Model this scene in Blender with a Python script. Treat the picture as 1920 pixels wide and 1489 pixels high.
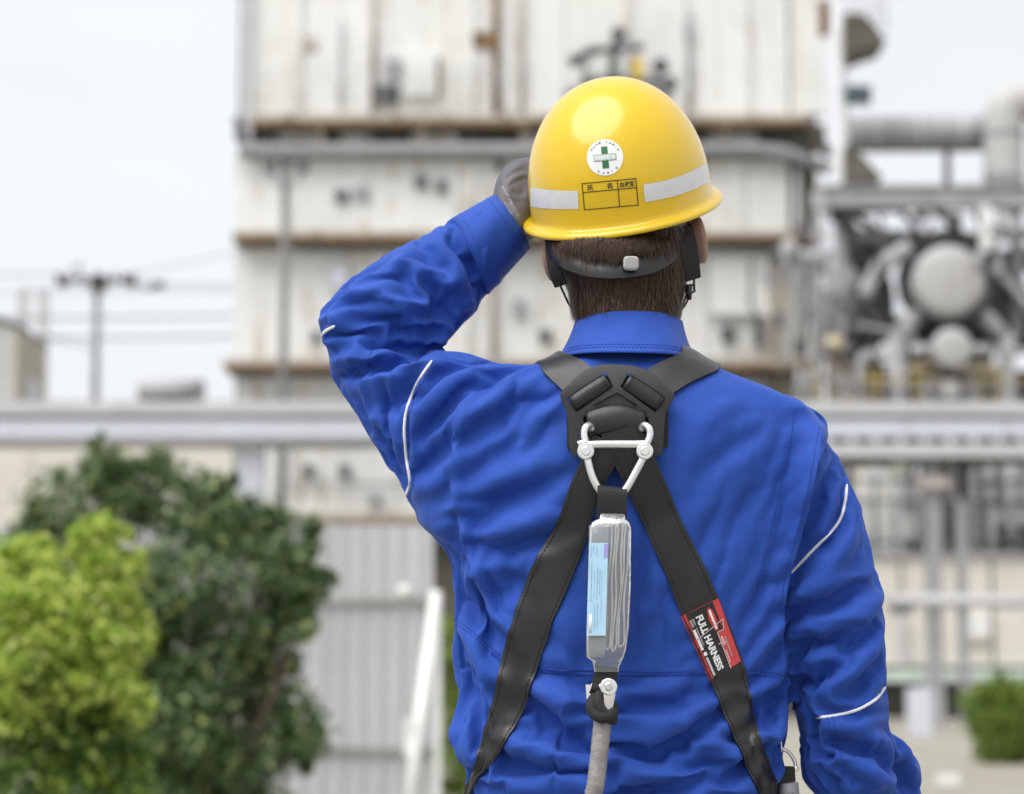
import bpy, bmesh, math, random
import numpy as np
from mathutils import Vector, Matrix
from mathutils.bvhtree import BVHTree

for _o in list(bpy.data.objects):
    bpy.data.objects.remove(_o)
scene = bpy.context.scene
C = scene.collection
R = math.radians

# ---------------------------------------------------------------- camera
CAM = np.array([0.0, -2.8, 1.1])
PITCH = R(6.37)
FPX = 85.0 / 36.0 * 1920.0
FWD = np.array([0, math.cos(PITCH), math.sin(PITCH)])
UP = np.array([0, -math.sin(PITCH), math.cos(PITCH)])
cd = bpy.data.cameras.new('camera')
cam = bpy.data.objects.new('camera', cd)
C.objects.link(cam)
cam.location = CAM
cam.rotation_euler = (R(90) + PITCH, 0, 0)
cd.lens = 85
cd.sensor_width = 36
cd.sensor_fit = 'HORIZONTAL'
cd.clip_start = 0.05
cd.clip_end = 2000
cd.dof.use_dof = True
cd.dof.focus_distance = 2.70
cd.dof.aperture_fstop = 4.4
cd.dof.aperture_blades = 9
scene.camera = cam

# ---------------------------------------------------------------- sky (bright overcast)
SUN_EL, SUN_AZ = R(60), R(226)     # azimuth measured clockwise from +Y: behind the camera, to the left
world = bpy.data.worlds.new('World')
scene.world = world
world.use_nodes = True
nt = world.node_tree
nt.nodes.clear()
wo = nt.nodes.new('ShaderNodeOutputWorld')
bg = nt.nodes.new('ShaderNodeBackground')
sky = nt.nodes.new('ShaderNodeTexSky')
sky.sky_type = 'NISHITA'
sky.sun_disc = False
sky.sun_elevation = SUN_EL
sky.sun_rotation = SUN_AZ
sky.dust_density = 3.0
tc = nt.nodes.new('ShaderNodeTexCoord')
mp = nt.nodes.new('ShaderNodeMapping')
mp.inputs['Scale'].default_value = (1.0, 1.0, 3.2)
nz = nt.nodes.new('ShaderNodeTexNoise')
nz.inputs['Scale'].default_value = 3.2
nz.inputs['Detail'].default_value = 5
nz.inputs['Roughness'].default_value = 0.5
cr = nt.nodes.new('ShaderNodeValToRGB')
cr.color_ramp.elements[0].position = 0.3
cr.color_ramp.elements[0].color = (3.68, 3.74, 3.84, 1)
cr.color_ramp.elements[1].position = 0.7
cr.color_ramp.elements[1].color = (4.02, 4.07, 4.13, 1)
mx = nt.nodes.new('ShaderNodeMix')
mx.data_type = 'RGBA'
mx.inputs['Factor'].default_value = 0.93
bg.inputs['Strength'].default_value = 0.1
nt.links.new(tc.outputs['Generated'], mp.inputs['Vector'])
nt.links.new(mp.outputs['Vector'], nz.inputs['Vector'])
nt.links.new(nz.outputs['Fac'], cr.inputs['Fac'])
nt.links.new(sky.outputs['Color'], mx.inputs[6])
nt.links.new(cr.outputs['Color'], mx.inputs[7])
nt.links.new(mx.outputs[2], bg.inputs['Color'])
nt.links.new(bg.outputs['Background'], wo.inputs['Surface'])

# ---------------------------------------------------------------- veiled sun
sl = bpy.data.lights.new('sun', 'SUN')
sun = bpy.data.objects.new('sun', sl)
C.objects.link(sun)
sl.energy = 1.5
sl.angle = R(60)
sl.color = (1.0, 0.985, 0.96)
_sd = Vector((math.sin(SUN_AZ) * math.cos(SUN_EL), math.cos(SUN_AZ) * math.cos(SUN_EL), math.sin(SUN_EL)))
sun.rotation_euler = _sd.to_track_quat('Z', 'Y').to_euler()
sun.location = (0, 0, 30)

scene.view_settings.view_transform = 'Standard'
scene.view_settings.look = 'None'
scene.view_settings.gamma = 1
scene.view_settings.exposure = 1.28
scene.view_settings.use_curve_mapping = False
scene.render.engine = 'CYCLES'
scene.cycles.use_denoising = True
scene.cycles.max_bounces = 5
scene.cycles.diffuse_bounces = 3
scene.cycles.use_adaptive_sampling = True
scene.cycles.adaptive_threshold = 0.03
scene.cycles.glossy_bounces = 3
scene.cycles.transparent_max_bounces = 12
scene.cycles.caustics_reflective = False
scene.cycles.caustics_refractive = False

# ================================================================ helpers
def W(px, py, Y):
    """point on the sight line through photo pixel (px, py) at world depth Y"""
    d = np.array([1.0, 0, 0]) * ((px - 960) / FPX) + UP * ((744.5 - py) / FPX) + FWD
    t = (Y - CAM[1]) / d[1]
    return CAM + d * t


def WP(P, Y):
    """vectorised W for an array of pixels"""
    P = np.asarray(P, float)
    d = np.outer((P[:, 0] - 960) / FPX, (1, 0, 0)) + np.outer((744.5 - P[:, 1]) / FPX, UP) + FWD
    t = (np.asarray(Y) - CAM[1]) / d[:, 1]
    return CAM + d * t[:, None]


def project(V):
    v = V - CAM
    z = v @ FWD
    return np.stack([960 + FPX * v[:, 0] / z, 744.5 - FPX * (v @ UP) / z], 1)


def S(Y):
    """metres per photo pixel at depth Y"""
    return (Y - CAM[1]) / FPX


def tag(o, label=None, cat=None, group=None, kind=None):
    if label: o['label'] = label
    if cat: o['category'] = cat
    if group: o['group'] = group
    if kind: o['kind'] = kind
    return o


def empty(name, loc=(0, 0, 0), parent=None):
    o = bpy.data.objects.new(name, None)
    C.objects.link(o)
    o.location = loc
    o.empty_display_size = 0.1
    if parent: o.parent = parent
    return o


def root_offset(parent):
    """world location of a parent chain made only of unrotated, unscaled objects"""
    off = np.zeros(3)
    while parent is not None:
        off += np.array(parent.location)
        parent = parent.parent
    return off


def mk(name, V, F, mat=None, parent=None, smooth=True, origin=None, crease=None):
    """world-space vertices -> mesh object (object origin at `origin` or the parent's origin)"""
    V = np.asarray(V, float).reshape(-1, 3)
    off = root_offset(parent)
    o_loc = np.zeros(3) if origin is None else np.asarray(origin, float) - off
    me = bpy.data.meshes.new(name)
    if isinstance(F, np.ndarray): F = F.tolist()
    me.from_pydata((V - off - o_loc).tolist(), [], F)
    if smooth: me.shade_smooth()
    if crease: me.set_sharp_from_angle(angle=R(crease))
    me.update()
    o = bpy.data.objects.new(name, me)
    C.objects.link(o)
    o.location = o_loc
    if parent: o.parent = parent
    if mat: me.materials.append(mat)
    return o


class MB:
    """collects solid pieces of ONE thing or part"""
    def __init__(s):
        s.v, s.f, s.n = [], [], 0

    def add(s, V, F):
        V = np.asarray(V, float).reshape(-1, 3)
        s.v.append(V)
        s.f += [[i + s.n for i in q] for q in F]
        s.n += len(V)
        return s

    def box(s, a, b):
        x0, y0, z0 = np.minimum(a, b)
        x1, y1, z1 = np.maximum(a, b)
        return s.add([(x0, y0, z0), (x1, y0, z0), (x1, y1, z0), (x0, y1, z0), (x0, y0, z1), (x1, y0, z1), (x1, y1, z1), (x0, y1, z1)],
                     [(0, 3, 2, 1), (4, 5, 6, 7), (0, 1, 5, 4), (1, 2, 6, 5), (2, 3, 7, 6), (3, 0, 4, 7)])

    def pbox(s, x0, y0, x1, y1, Y, depth):
        """box whose front face spans pixels (x0,y0)-(x1,y1) at depth Y and which is `depth` deep"""
        a, b = W(x0, y0, Y), W(x1, y1, Y)
        return s.box((a[0], Y, a[2]), (b[0], Y + depth, b[2]))

    def tube(s, pts, r, n=10, flat=None, caps=True, closed=False, r2=None, up=(0, 1, 0.001)):
        V, F = tube(pts, r, n, caps, closed, r2, up)
        return s.add(V, F)

    def prism(s, poly, y0, y1):
        """polygon given as (x,z) world points, extruded from y0 to y1"""
        n = len(poly)
        V = [(p[0], y0, p[1]) for p in poly] + [(p[0], y1, p[1]) for p in poly]
        F = [list(range(n))[::-1], list(range(n, 2 * n))] + [[i, (i + 1) % n, n + (i + 1) % n, n + i] for i in range(n)]
        return s.add(V, F)

    def pprism(s, poly, Y, depth):
        return s.prism([(W(a, b, Y)[0], W(a, b, Y)[2]) for a, b in poly], Y, Y + depth)

    def build(s, name, mat, parent=None, smooth=False, origin=None):
        return mk(name, np.concatenate(s.v), s.f, mat, parent, smooth, origin)


def frames(P, up):
    P = np.asarray(P, float)
    T = np.gradient(P, axis=0)
    T /= np.linalg.norm(T, axis=1)[:, None] + 1e-12
    up = np.asarray(up, float)
    A = np.cross(T, up)
    bad = np.linalg.norm(A, axis=1) < 1e-3
    A[bad] = np.cross(T[bad], (1, 0.3, 0.2))
    A /= np.linalg.norm(A, axis=1)[:, None]
    B = np.cross(A, T)
    return T, A, B


def tube(pts, r, n=10, caps=True, closed=False, r2=None, up=(0, 1, 0.001)):
    """r along A (side), r2 along B (towards `up`)"""
    P = np.asarray(pts, float)
    m = len(P)
    r = np.broadcast_to(np.asarray(r, float), (m,))
    r2 = r if r2 is None else np.broadcast_to(np.asarray(r2, float), (m,))
    if closed:
        T = np.roll(P, -1, 0) - np.roll(P, 1, 0)
        T /= np.linalg.norm(T, axis=1)[:, None]
        A = np.cross(T, up); A /= np.linalg.norm(A, axis=1)[:, None]
        B = np.cross(A, T)
    else:
        T, A, B = frames(P, up)
    t = np.arange(n) / n * 2 * math.pi
    V = P[:, None] + A[:, None] * (np.cos(t)[None, :, None] * r[:, None, None]) + B[:, None] * (np.sin(t)[None, :, None] * r2[:, None, None])
    V = V.reshape(-1, 3)
    F = []
    for i in range(m if closed else m - 1):
        j = (i + 1) % m
        for k in range(n):
            l = (k + 1) % n
            F.append([i * n + k, i * n + l, j * n + l, j * n + k])
    if caps and not closed:
        V = np.concatenate([V, P[:1], P[-1:]])
        a = m * n
        F += [[a, (k + 1) % n, k] for k in range(n)]
        F += [[a + 1, (m - 1) * n + k, (m - 1) * n + (k + 1) % n] for k in range(n)]
    return V, F


def ball(c, r, n=20, m=14):
    """ellipsoid"""
    V = [(0, 0, -1)]
    for i in range(1, m):
        ph = -math.pi / 2 + math.pi * i / m
        for k in range(n):
            a = 2 * math.pi * k / n
            V.append((math.cos(ph) * math.cos(a), math.cos(ph) * math.sin(a), math.sin(ph)))
    V.append((0, 0, 1))
    F = [[0, 1 + (k + 1) % n, 1 + k] for k in range(n)]
    for i in range(m - 2):
        for k in range(n):
            F.append([1 + i * n + k, 1 + i * n + (k + 1) % n, 1 + (i + 1) * n + (k + 1) % n, 1 + (i + 1) * n + k])
    top = len(V) - 1
    F += [[top, 1 + (m - 2) * n + k, 1 + (m - 2) * n + (k + 1) % n] for k in range(n)]
    return np.array(V) * np.array(r) + np.array(c), F


def spline(pts, k=6, closed=False):
    """Catmull-Rom through rows of any dimension"""
    P = np.asarray(pts, float)
    n = len(P)
    out = []
    rng = n if closed else n - 1
    for i in range(rng):
        p0 = P[(i - 1) % n] if closed or i > 0 else 2 * P[0] - P[1]
        p1, p2 = P[i], P[(i + 1) % n]
        p3 = P[(i + 2) % n] if closed or i + 2 < n else 2 * P[-1] - P[-2]
        for j in range(k):
            t = j / k
            out.append(0.5 * (2 * p1 + (p2 - p0) * t + (2 * p0 - 5 * p1 + 4 * p2 - p3) * t * t + (3 * p1 - p0 - 3 * p2 + p3) * t ** 3))
    if not closed: out.append(P[-1])
    return np.array(out)


def lin(c):
    """sRGB 0-255 -> linear"""
    return tuple((x / 255 / 12.92) if x / 255 <= 0.04045 else ((x / 255 + 0.055) / 1.055) ** 2.4 for x in c)


def vnoise(P, seed=0):
    """smooth value noise on an (n,3) array, about -1..1"""
    P = np.asarray(P, float)
    i = np.floor(P).astype(np.int64)
    f = P - i
    u = f * f * (3 - 2 * f)
    def h(ix, iy, iz):
        n = (ix * 374761393 + iy * 668265263 + iz * 2147483647 + seed * 974634777) & 0xffffffff
        n = ((n ^ (n >> 13)) * 1274126177) & 0xffffffff
        n = ((n ^ (n >> 16)) * 2246822519) & 0xffffffff
        return (n & 0xffff) / 32767.5 - 1
    x, y, z = i[:, 0], i[:, 1], i[:, 2]
    r = 0
    for dx in (0, 1):
        for dy in (0, 1):
            for dz in (0, 1):
                w = (u[:, 0] if dx else 1 - u[:, 0]) * (u[:, 1] if dy else 1 - u[:, 1]) * (u[:, 2] if dz else 1 - u[:, 2])
                r = r + w * h(x + dx, y + dy, z + dz)
    return r


def worley(u, v, seed=0):
    """distance to the nearest jittered seed on a 2D lattice (sharp ridges on the cell borders)"""
    iu, iv = np.floor(u).astype(np.int64), np.floor(v).astype(np.int64)
    best = np.full(len(u), 9.0)
    for a in (-1, 0, 1):
        for b in (-1, 0, 1):
            cu, cv = iu + a, iv + b
            h = (cu * 374761393 + cv * 668265263 + seed * 974634777) & 0xffffffff
            h = ((h ^ (h >> 13)) * 1274126177) & 0xffffffff
            h = ((h ^ (h >> 16)) * 2246822519) & 0xffffffff
            d = (cu + (h & 0xffff) / 65536 - u) ** 2 + (cv + ((h >> 12) & 0xffff) / 65536 - v) ** 2
            best = np.minimum(best, d)
    return best


# ---------------------------------------------------------------- materials
class M:
    """small node-material builder"""
    def __init__(s, name):
        s.m = bpy.data.materials.new(name)
        s.m.use_nodes = True
        s.t = s.m.node_tree
        s.p = s.t.nodes['Principled BSDF']
        s.out = s.t.nodes['Material Output']

    def n(s, kind, **kw):
        nd = s.t.nodes.new('ShaderNode' + kind)
        for k, v in kw.items():
            if k in nd.inputs: nd.inputs[k].default_value = v
            else: setattr(nd, k, v)
        return nd

    def l(s, a, b): s.t.links.new(a, b)

    def set(s, **kw):
        for k, v in kw.items(): s.p.inputs[k.replace('_', ' ')].default_value = v
        return s

    def coords(s, scale=(1, 1, 1), kind='Object'):
        tcn = s.n('TexCoord')
        mpn = s.n('Mapping')
        mpn.inputs['Scale'].default_value = scale
        s.l(tcn.outputs[kind], mpn.inputs['Vector'])
        return mpn.outputs['Vector']

    def noise(s, vec, scale, detail=4, rough=0.55, dist=0):
        nd = s.n('TexNoise')
        nd.inputs['Scale'].default_value = scale
        nd.inputs['Detail'].default_value = detail
        nd.inputs['Roughness'].default_value = rough
        nd.inputs['Distortion'].default_value = dist
        s.l(vec, nd.inputs['Vector'])
        return nd.outputs['Fac']

    def ramp(s, fac, stops):
        nd = s.n('ValToRGB')
        e = nd.color_ramp.elements
        while len(e) < len(stops): e.new(0.5)
        for el, (p, c) in zip(e, stops):
            el.position = p
            el.color = (*c, 1) if len(c) == 3 else c
        s.l(fac, nd.inputs['Fac'])
        return nd.outputs['Color']

    def mix(s, fac, a, b, mode='MIX'):
        nd = s.n('Mix', data_type='RGBA', blend_type=mode)
        for sock, v in ((nd.inputs[0], fac), (nd.inputs[6], a), (nd.inputs[7], b)):
            if isinstance(v, (int, float)): sock.default_value = v
            elif isinstance(v, tuple): sock.default_value = (*v, 1) if len(v) == 3 else v
            else: s.l(v, sock)
        return nd.outputs[2]

    def bump(s, h, strength=0.3, dist=0.002, prev=None):
        nd = s.n('Bump')
        nd.inputs['Strength'].default_value = strength
        nd.inputs['Distance'].default_value = dist
        s.l(h, nd.inputs['Height'])
        if prev is not None: s.l(prev, nd.inputs['Normal'])
        s.l(nd.outputs['Normal'], s.p.inputs['Normal'])
        return nd.outputs['Normal']

    def color(s, c):
        if isinstance(c, tuple): s.p.inputs['Base Color'].default_value = (*c, 1)
        else: s.l(c, s.p.inputs['Base Color'])
        return s


_mats = {}
def plain(name, c, rough=0.6, metal=0.0, vary=0.12, scale=3.0, bump=0.0):
    """painted or moulded surface with uneven tone"""
    if name in _mats: return _mats[name]
    m = M(name)
    v = m.coords()
    a = m.noise(v, scale, 5)
    lo = tuple(x * (1 - vary) for x in c)
    hi = tuple(min(1, x * (1 + vary)) for x in c)
    m.color(m.ramp(a, [(0.3, lo), (0.7, hi)]))
    m.set(Roughness=rough, Metallic=metal)
    if bump: m.bump(m.noise(v, scale * 8, 3), bump, 0.004)
    _mats[name] = m.m
    return m.m


def weathered(name, c, rust=0.35, rustc=(0.20, 0.11, 0.045), rough=0.6, streak=1.0):
    """white-grey plant cladding with dirt bloom and vertical rust runs"""
    if name in _mats: return _mats[name]
    m = M(name)
    v = m.coords((1, 1, 1), 'Object')
    vs = m.coords((1.6 * streak, 1.6 * streak, 0.11), 'Object')
    n1 = m.noise(v, 0.55, 6, 0.6)
    n2 = m.noise(vs, 2.2, 6, 0.62)
    dirt = m.ramp(n1, [(0.28, tuple(x * f for x, f in zip(c, (0.86, 0.855, 0.84)))), (0.62, c)])
    runs = m.ramp(n2, [(0.55 - 0.08 * rust, (0, 0, 0)), (0.72 - 0.08 * rust, (1, 1, 1))])
    n3 = m.noise(v, 1.7, 5, 0.65)
    gate = m.ramp(n3, [(0.42, (0, 0, 0)), (0.60, (1, 1, 1))])
    mm = m.mix(1.0, runs, gate, 'MULTIPLY')
    sc_ = m.mix(1.0, mm, (min(1, rust * 1.6),) * 3, 'MULTIPLY')
    m.color(m.mix(sc_, dirt, rustc))
    m.set(Roughness=rough)
    _mats[name] = m.m
    return m.m

# ================================================================ ground
def ground_mat():
    m = M('pale_yard_concrete')
    v = m.coords()
    a = m.noise(v, 0.35, 6, 0.6)
    b = m.noise(v, 9, 5, 0.65)
    c1 = m.ramp(a, [(0.3, (0.24, 0.22, 0.18)), (0.7, (0.35, 0.33, 0.28))])
    c2 = m.ramp(b, [(0.3, (0.18, 0.165, 0.13)), (0.7, (0.37, 0.35, 0.30))])
    m.color(m.mix(0.4, c1, c2))
    m.set(Roughness=0.85)
    m.bump(b, 0.4, 0.02)
    return m.m


ground = MB().add([(-700, -60, 0), (700, -60, 0), (700, 1400, 0), (-700, 1400, 0)], [(0, 1, 2, 3)]).build('ground', ground_mat())
tag(ground, 'pale concrete yard around the plant', 'ground', kind='structure')

# ================================================================ the plant behind
m_wall = weathered('plant_cladding', (0.80, 0.80, 0.79), 0.5, (0.33, 0.22, 0.10))
m_wall2 = weathered('plant_cladding_cream', (0.79, 0.785, 0.755), 0.62, (0.33, 0.23, 0.10))
m_ledge = weathered('rusty_ledge', (0.47, 0.43, 0.36), 0.75, (0.13, 0.075, 0.03), streak=0.6)
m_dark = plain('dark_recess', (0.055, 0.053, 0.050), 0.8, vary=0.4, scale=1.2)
m_grey = plain('grey_paint', (0.32, 0.32, 0.335), 0.55, vary=0.15, scale=1.5)
m_lgreyp = plain('light_grey_paint', (0.52, 0.52, 0.54), 0.5, vary=0.10, scale=1.5)
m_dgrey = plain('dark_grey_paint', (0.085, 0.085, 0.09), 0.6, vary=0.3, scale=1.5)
m_rust = plain('rust_brown', (0.19, 0.11, 0.045), 0.8, vary=0.5, scale=2.5)
m_blue = plain('pale_blue_sheet', (0.58, 0.60, 0.66), 0.45, vary=0.06, scale=0.8)
m_cream = weathered('cream_render', (0.72, 0.69, 0.62), 0.15, (0.35, 0.28, 0.18))
m_yel = plain('yellow_paint', (0.55, 0.42, 0.16), 0.55, vary=0.2, scale=2)
m_wht = plain('white_paint', (0.78, 0.78, 0.76), 0.45, vary=0.05, scale=3)
m_glass = plain('dark_window_glass', (0.05, 0.055, 0.06), 0.12, vary=0.3, scale=0.6)
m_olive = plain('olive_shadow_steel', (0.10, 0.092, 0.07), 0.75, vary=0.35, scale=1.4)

YB = 57.0
bld = empty('plant_building', (W(1000, 1330, YB)[0], YB, 0))
tag(bld, 'tall white clad process building with rust streaked ledges behind the worker', 'building')


def part(name, mat, par, x0, y0, x1, y1, Y, depth):
    return MB().pbox(x0, y0, x1, y1, Y, depth).build(name, mat, par)


# solid core behind the panels, standing on the ground
a, b = W(452, -80, YB + 0.35), W(1540, 985, YB + 0.35)
MB().box((a[0], YB + 0.35, 0), (b[0], YB + 12, a[2])).build('core', m_olive, bld)
# storeys: y0, y1, seams, wall material, front offset
STOREYS = [(-80, 214, [470, 560, 640, 700, 790, 885, 930, 978, 1060, 1180, 1290, 1400, 1480, 1548], 0.0),
           (297, 432, [442, 540, 690, 850, 905, 1000, 1150, 1300, 1398, 1480], 0.08),
           (455, 672, [440, 525, 640, 760, 880, 925, 1010, 1130, 1250, 1320, 1448, 1530], 0.12),
           (692, 962, [446, 545, 640, 740, 850, 990, 1150, 1320, 1440, 1530], 0.14)]
for si, (y0, y1, xs, dy) in enumerate(STOREYS):
    for i in range(len(xs) - 1):
        part('wall_panel', m_wall if (i + si) % 4 else m_wall2, bld, xs[i] + 0.35, y0, xs[i + 1] - 0.35, y1, YB + dy, 0.25)
    for i, x in enumerate(xs[1:-1]):
        if i % 2 == 0: part('rib', m_ledge if (si == 0 and x in (700, 930, 978)) else m_wall, bld, x - 3.5, y0, x + 3.5, y1, YB + dy - 0.10, 0.09)
# ledges: rusty edge on top, underside shade and dirt painted as a dark strip below
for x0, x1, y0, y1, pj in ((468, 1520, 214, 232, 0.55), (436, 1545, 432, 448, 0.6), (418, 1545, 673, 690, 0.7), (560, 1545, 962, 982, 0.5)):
    part('ledge', m_ledge, bld, x0, y0, x1, y1, YB - pj, pj + 0.3)
    part('ledge_lip', m_rust, bld, x0 + 2, y1 - 6, x1 - 2, y1 + 3, YB - pj - 0.03, 0.05)
    part('shade_dirt_strip', m_olive, bld, x0 + 10, y1 + 2, x1 - 8, y1 + 13, YB - 0.22, 0.3)
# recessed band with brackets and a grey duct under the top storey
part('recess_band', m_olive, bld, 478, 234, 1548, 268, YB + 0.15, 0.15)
for x in range(500, 1540, 95): part('bracket', m_ledge if x % 2 else m_dgrey, bld, x, 232, x + 12, 270, YB - 0.25, 0.35)
for x0, x1 in ((520, 600), (640, 700), (770, 860), (980, 1060), (1330, 1420)): part('band_panel', m_wall2, bld, x0, 240, x1, 264, YB + 0.05, 0.08)
mb = MB(); mb.tube([W(450, 281, YB - 0.3), W(1420, 279, YB - 0.3), W(1470, 285, YB - 0.3), W(1556, 318, YB - 0.3)], 13 * S(YB), 14); mb.build('grey_duct', m_grey, bld, True)
part('corner_gusset', m_dgrey, bld, 441, 222, 456, 262, YB - 0.2, 0.3)
mb = MB(); mb.tube([W(442, 222, YB - 0.1), W(466, 275, YB - 0.1)], 0.10, 8); mb.build('corner_strut', m_dgrey, bld, True)
mb = MB(); mb.tube([W(1508, 228, YB + 0.1), W(1556, 292, YB + 0.1)], 0.14, 8); mb.build('corner_strut', m_olive, bld, True)
part('corner_post', m_lgreyp, bld, 456, -80, 472, 268, YB - 0.15, 0.3)
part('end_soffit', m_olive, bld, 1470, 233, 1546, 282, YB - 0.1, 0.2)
# hatches, boxes, rails and pipes on the facade
for x0, y0, x1, y1, mt, dp in ((762, 96, 818, 178, m_wht, 0.25), (700, 158, 748, 192, m_dgrey, 0.2), (724, 110, 752, 140, m_grey, 0.15), (800, 110, 826, 176, m_rust, 0.12), (560, 70, 592, 92, m_ledge, 0.08),
                               (886, 60, 930, 88, m_rust, 0.1), (1285, 40, 1298, 66, m_grey, 0.15), (628, 356, 652, 376, m_dgrey, 0.12), (664, 350, 690, 368, m_grey, 0.12), (778, 330, 800, 350, m_dgrey, 0.12), (818, 338, 838, 358, m_dgrey, 0.12),
                               (930, 300, 945, 320, m_dgrey, 0.12), (620, 498, 652, 540, m_blue, 0.15), (1012, 618, 1034, 640, m_dgrey, 0.12), (1352, 612, 1378, 640, m_dgrey, 0.12), (1414, 604, 1430, 652, m_dgrey, 0.12),
                               (962, 560, 985, 590, m_grey, 0.12), (568, 872, 588, 894, m_dgrey, 0.12), (636, 872, 656, 894, m_dgrey, 0.12), (690, 925, 716, 945, m_grey, 0.12), (1330, 480, 1440, 590, m_wht, 0.12), (584, 620, 600, 642, m_dgrey, 0.1)):
    part('facade_box', mt, bld, x0, y0, x1, y1, YB - dp, dp + 0.05)
for x, r, y0, y1, mt in ((930, 7, -80, 214, m_rust), (978, 4, -80, 214, m_ledge), (640, 3, 40, 200, m_grey), (1296, 3, 20, 205, m_grey), (700, 5, -80, 214, m_ledge), (885, 4, 298, 432, m_wall2), (925, 6, 455, 672, m_ledge), (880, 4, 455, 672, m_wall2), (1448, 8, 455, 760, m_ledge), (1495, 6, 300, 760, m_lgreyp), (1472, 4, 470, 760, m_yel)):
    mb = MB(); mb.tube([W(x, y0, YB - 0.12), W(x, y1, YB - 0.12)], r * S(YB), 8); mb.build('downpipe', mt, bld, True)
for y in (128, 150):
    mb = MB(); mb.tube([W(474, y, YB - 0.5), W(1000, y + 1, YB - 0.5)], 0.022, 6); mb.build('hand_rail', m_lgreyp, bld, True)
for x in range(490, 1000, 75):
    mb = MB(); mb.tube([W(x, 126, YB - 0.5), W(x, 214, YB - 0.5)], 0.02, 6); mb.build('rail_post', m_lgreyp, bld, True)
mb = MB(); mb.tube([W(560, 470, YB - 0.1), W(1000, 468, YB - 0.1)], 0.035, 6); mb.build('conduit', m_grey, bld, True)
mb = MB(); mb.tube([W(545, 905, YB - 0.1), W(760, 907, YB - 0.1)], 0.04, 6); mb.build('conduit', m_grey, bld, True)

# valve cluster high on the facade, just above the helmet
vc = empty('valve_cluster', W(1160, 130, YB - 1.0))
tag(vc, 'dark pipe manifold with yellow valve high on the white building, above the hard hat', 'valves')
def ptube(pts, r, Y, name, mat, par, n=12, k=4):
    P = spline([W(x, y, Y) for x, y in pts], k) if len(pts) > 2 else [W(x, y, Y) for x, y in pts]
    return mk(name, *tube(P, r * S(Y), n), mat, par)


YV = YB - 1.0
ptube([(1150, 140), (1152, 92), (1160, 60)], 9, YV, 'riser', m_dgrey, vc)
ptube([(1076, 112), (1110, 96), (1160, 92), (1206, 88)], 8, YV, 'header_pipe', m_dgrey, vc)
ptube([(1090, 160), (1130, 150), (1200, 150), (1258, 156)], 9, YV, 'header_pipe', m_dgrey, vc)
ptube([(1178, 160), (1180, 100), (1176, 70)], 6, YV - 0.1, 'riser', m_grey, vc)
ptube([(1100, 100), (1096, 150)], 6, YV, 'riser', m_grey, vc)
for x, y, r in ((1078, 114, 13), (1160, 62, 14), (1238, 124, 17), (1256, 158, 16), (1110, 96, 11)):
    c = W(x, y, YV - 0.15); V, F = ball(c, (r * S(YV),) * 3, 14, 8); mk('valve_body', V, F, m_dgrey, vc)
MB().pbox(1186, 108, 1206, 148, YV - 0.2, 0.3).build('valve_actuator', plain('valve_yellow', (0.62, 0.45, 0.05), 0.5), vc)
MB().pbox(1060, 164, 1262, 172, YV - 0.3, 1.0).build('valve_platform', m_grey, vc)

# ---------------------------------------------------------------- round steel post in front of the facade
pole = empty('bracket_pole', (W(535, 900, 50)[0], 50, 0))
tag(pole, 'tall slim grey steel pole with dark bracket arms standing before the white building', 'pole')
px_ = W(535, 300, 50)
mk('shaft', *tube([(px_[0], 50, 0), (px_[0], 50, px_[2] * 0.5), (px_[0], 50, px_[2] + 0.1)], [0.115, 0.10, 0.085], 14), plain('pole_grey', (0.15, 0.15, 0.145), 0.6), pole)
ptube([(496, 302), (535, 296), (580, 302)], 6, 49.9, 'bracket_arm', m_dgrey, pole)
for x in (506, 568):
    MB().pbox(x - 9, 300, x + 9, 322, 49.7, 0.25).build('lamp_head', m_dgrey, pole)
ptube([(506, 322), (512, 340), (535, 352)], 3, 49.9, 'bracket_stay', m_grey, pole)
ptube([(568, 322), (560, 340), (535, 352)], 3, 49.9, 'bracket_stay', m_grey, pole)

# ---------------------------------------------------------------- pipe bridge across the yard
YP = 42.0
brg = empty('pipe_bridge', (0, YP, 0))
tag(brg, 'long pale grey elevated pipe bridge with light blue side sheets crossing the yard', 'pipe bridge')
part('top_beam', m_lgreyp, brg, -160, 752, 2080, 777, YP, 1.6)
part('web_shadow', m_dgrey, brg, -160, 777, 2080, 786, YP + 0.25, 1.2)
xs = list(range(-160, 2080, 186))
for i in range(len(xs) - 1): part('side_sheet', m_blue, brg, xs[i] + 1, 786, xs[i + 1] - 1, 819, YP + 0.05, 0.08)
part('lower_flange', m_grey, brg, -160, 819, 1480, 828, YP, 1.5)
part('lower_flange', m_dgrey, brg, 1480, 820, 2080, 832, YP + 0.2, 1.2)
part('lower_beam', m_lgreyp, brg, 1480, 832, 2080, 856, YP - 0.1, 1.6)
for x in range(1500, 2080, 46): part('hanger', m_lgreyp, brg, x, 819, x + 10, 834, YP + 0.05, 0.1)
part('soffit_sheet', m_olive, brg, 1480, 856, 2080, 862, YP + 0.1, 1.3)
for x, w_, bot in ((1745, 14, None), (1797, 9, None), (-60, 14, None), (470, 26, None)):
    p0, p1 = W(x - w_, 830, YP + 0.5), W(x + w_, 830, YP + 0.5)
    MB().box((p0[0], YP + 0.3, 0), (p1[0], YP + 0.3 + (p1[0] - p0[0]), p0[2])).build('column', m_blue if x == 470 else m_grey, brg)
for x in (1745,):
    MB().pbox(x - 22, 893, x + 34, 914, YP + 0.1, 0.2).build('pipe_collar', plain('faded_red_lead', (0.46, 0.40, 0.37), 0.7), brg)
part('hung_duct', m_lgreyp, brg, 1788, 862, 1814, 938, YP + 0.3, 0.3)
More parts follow.
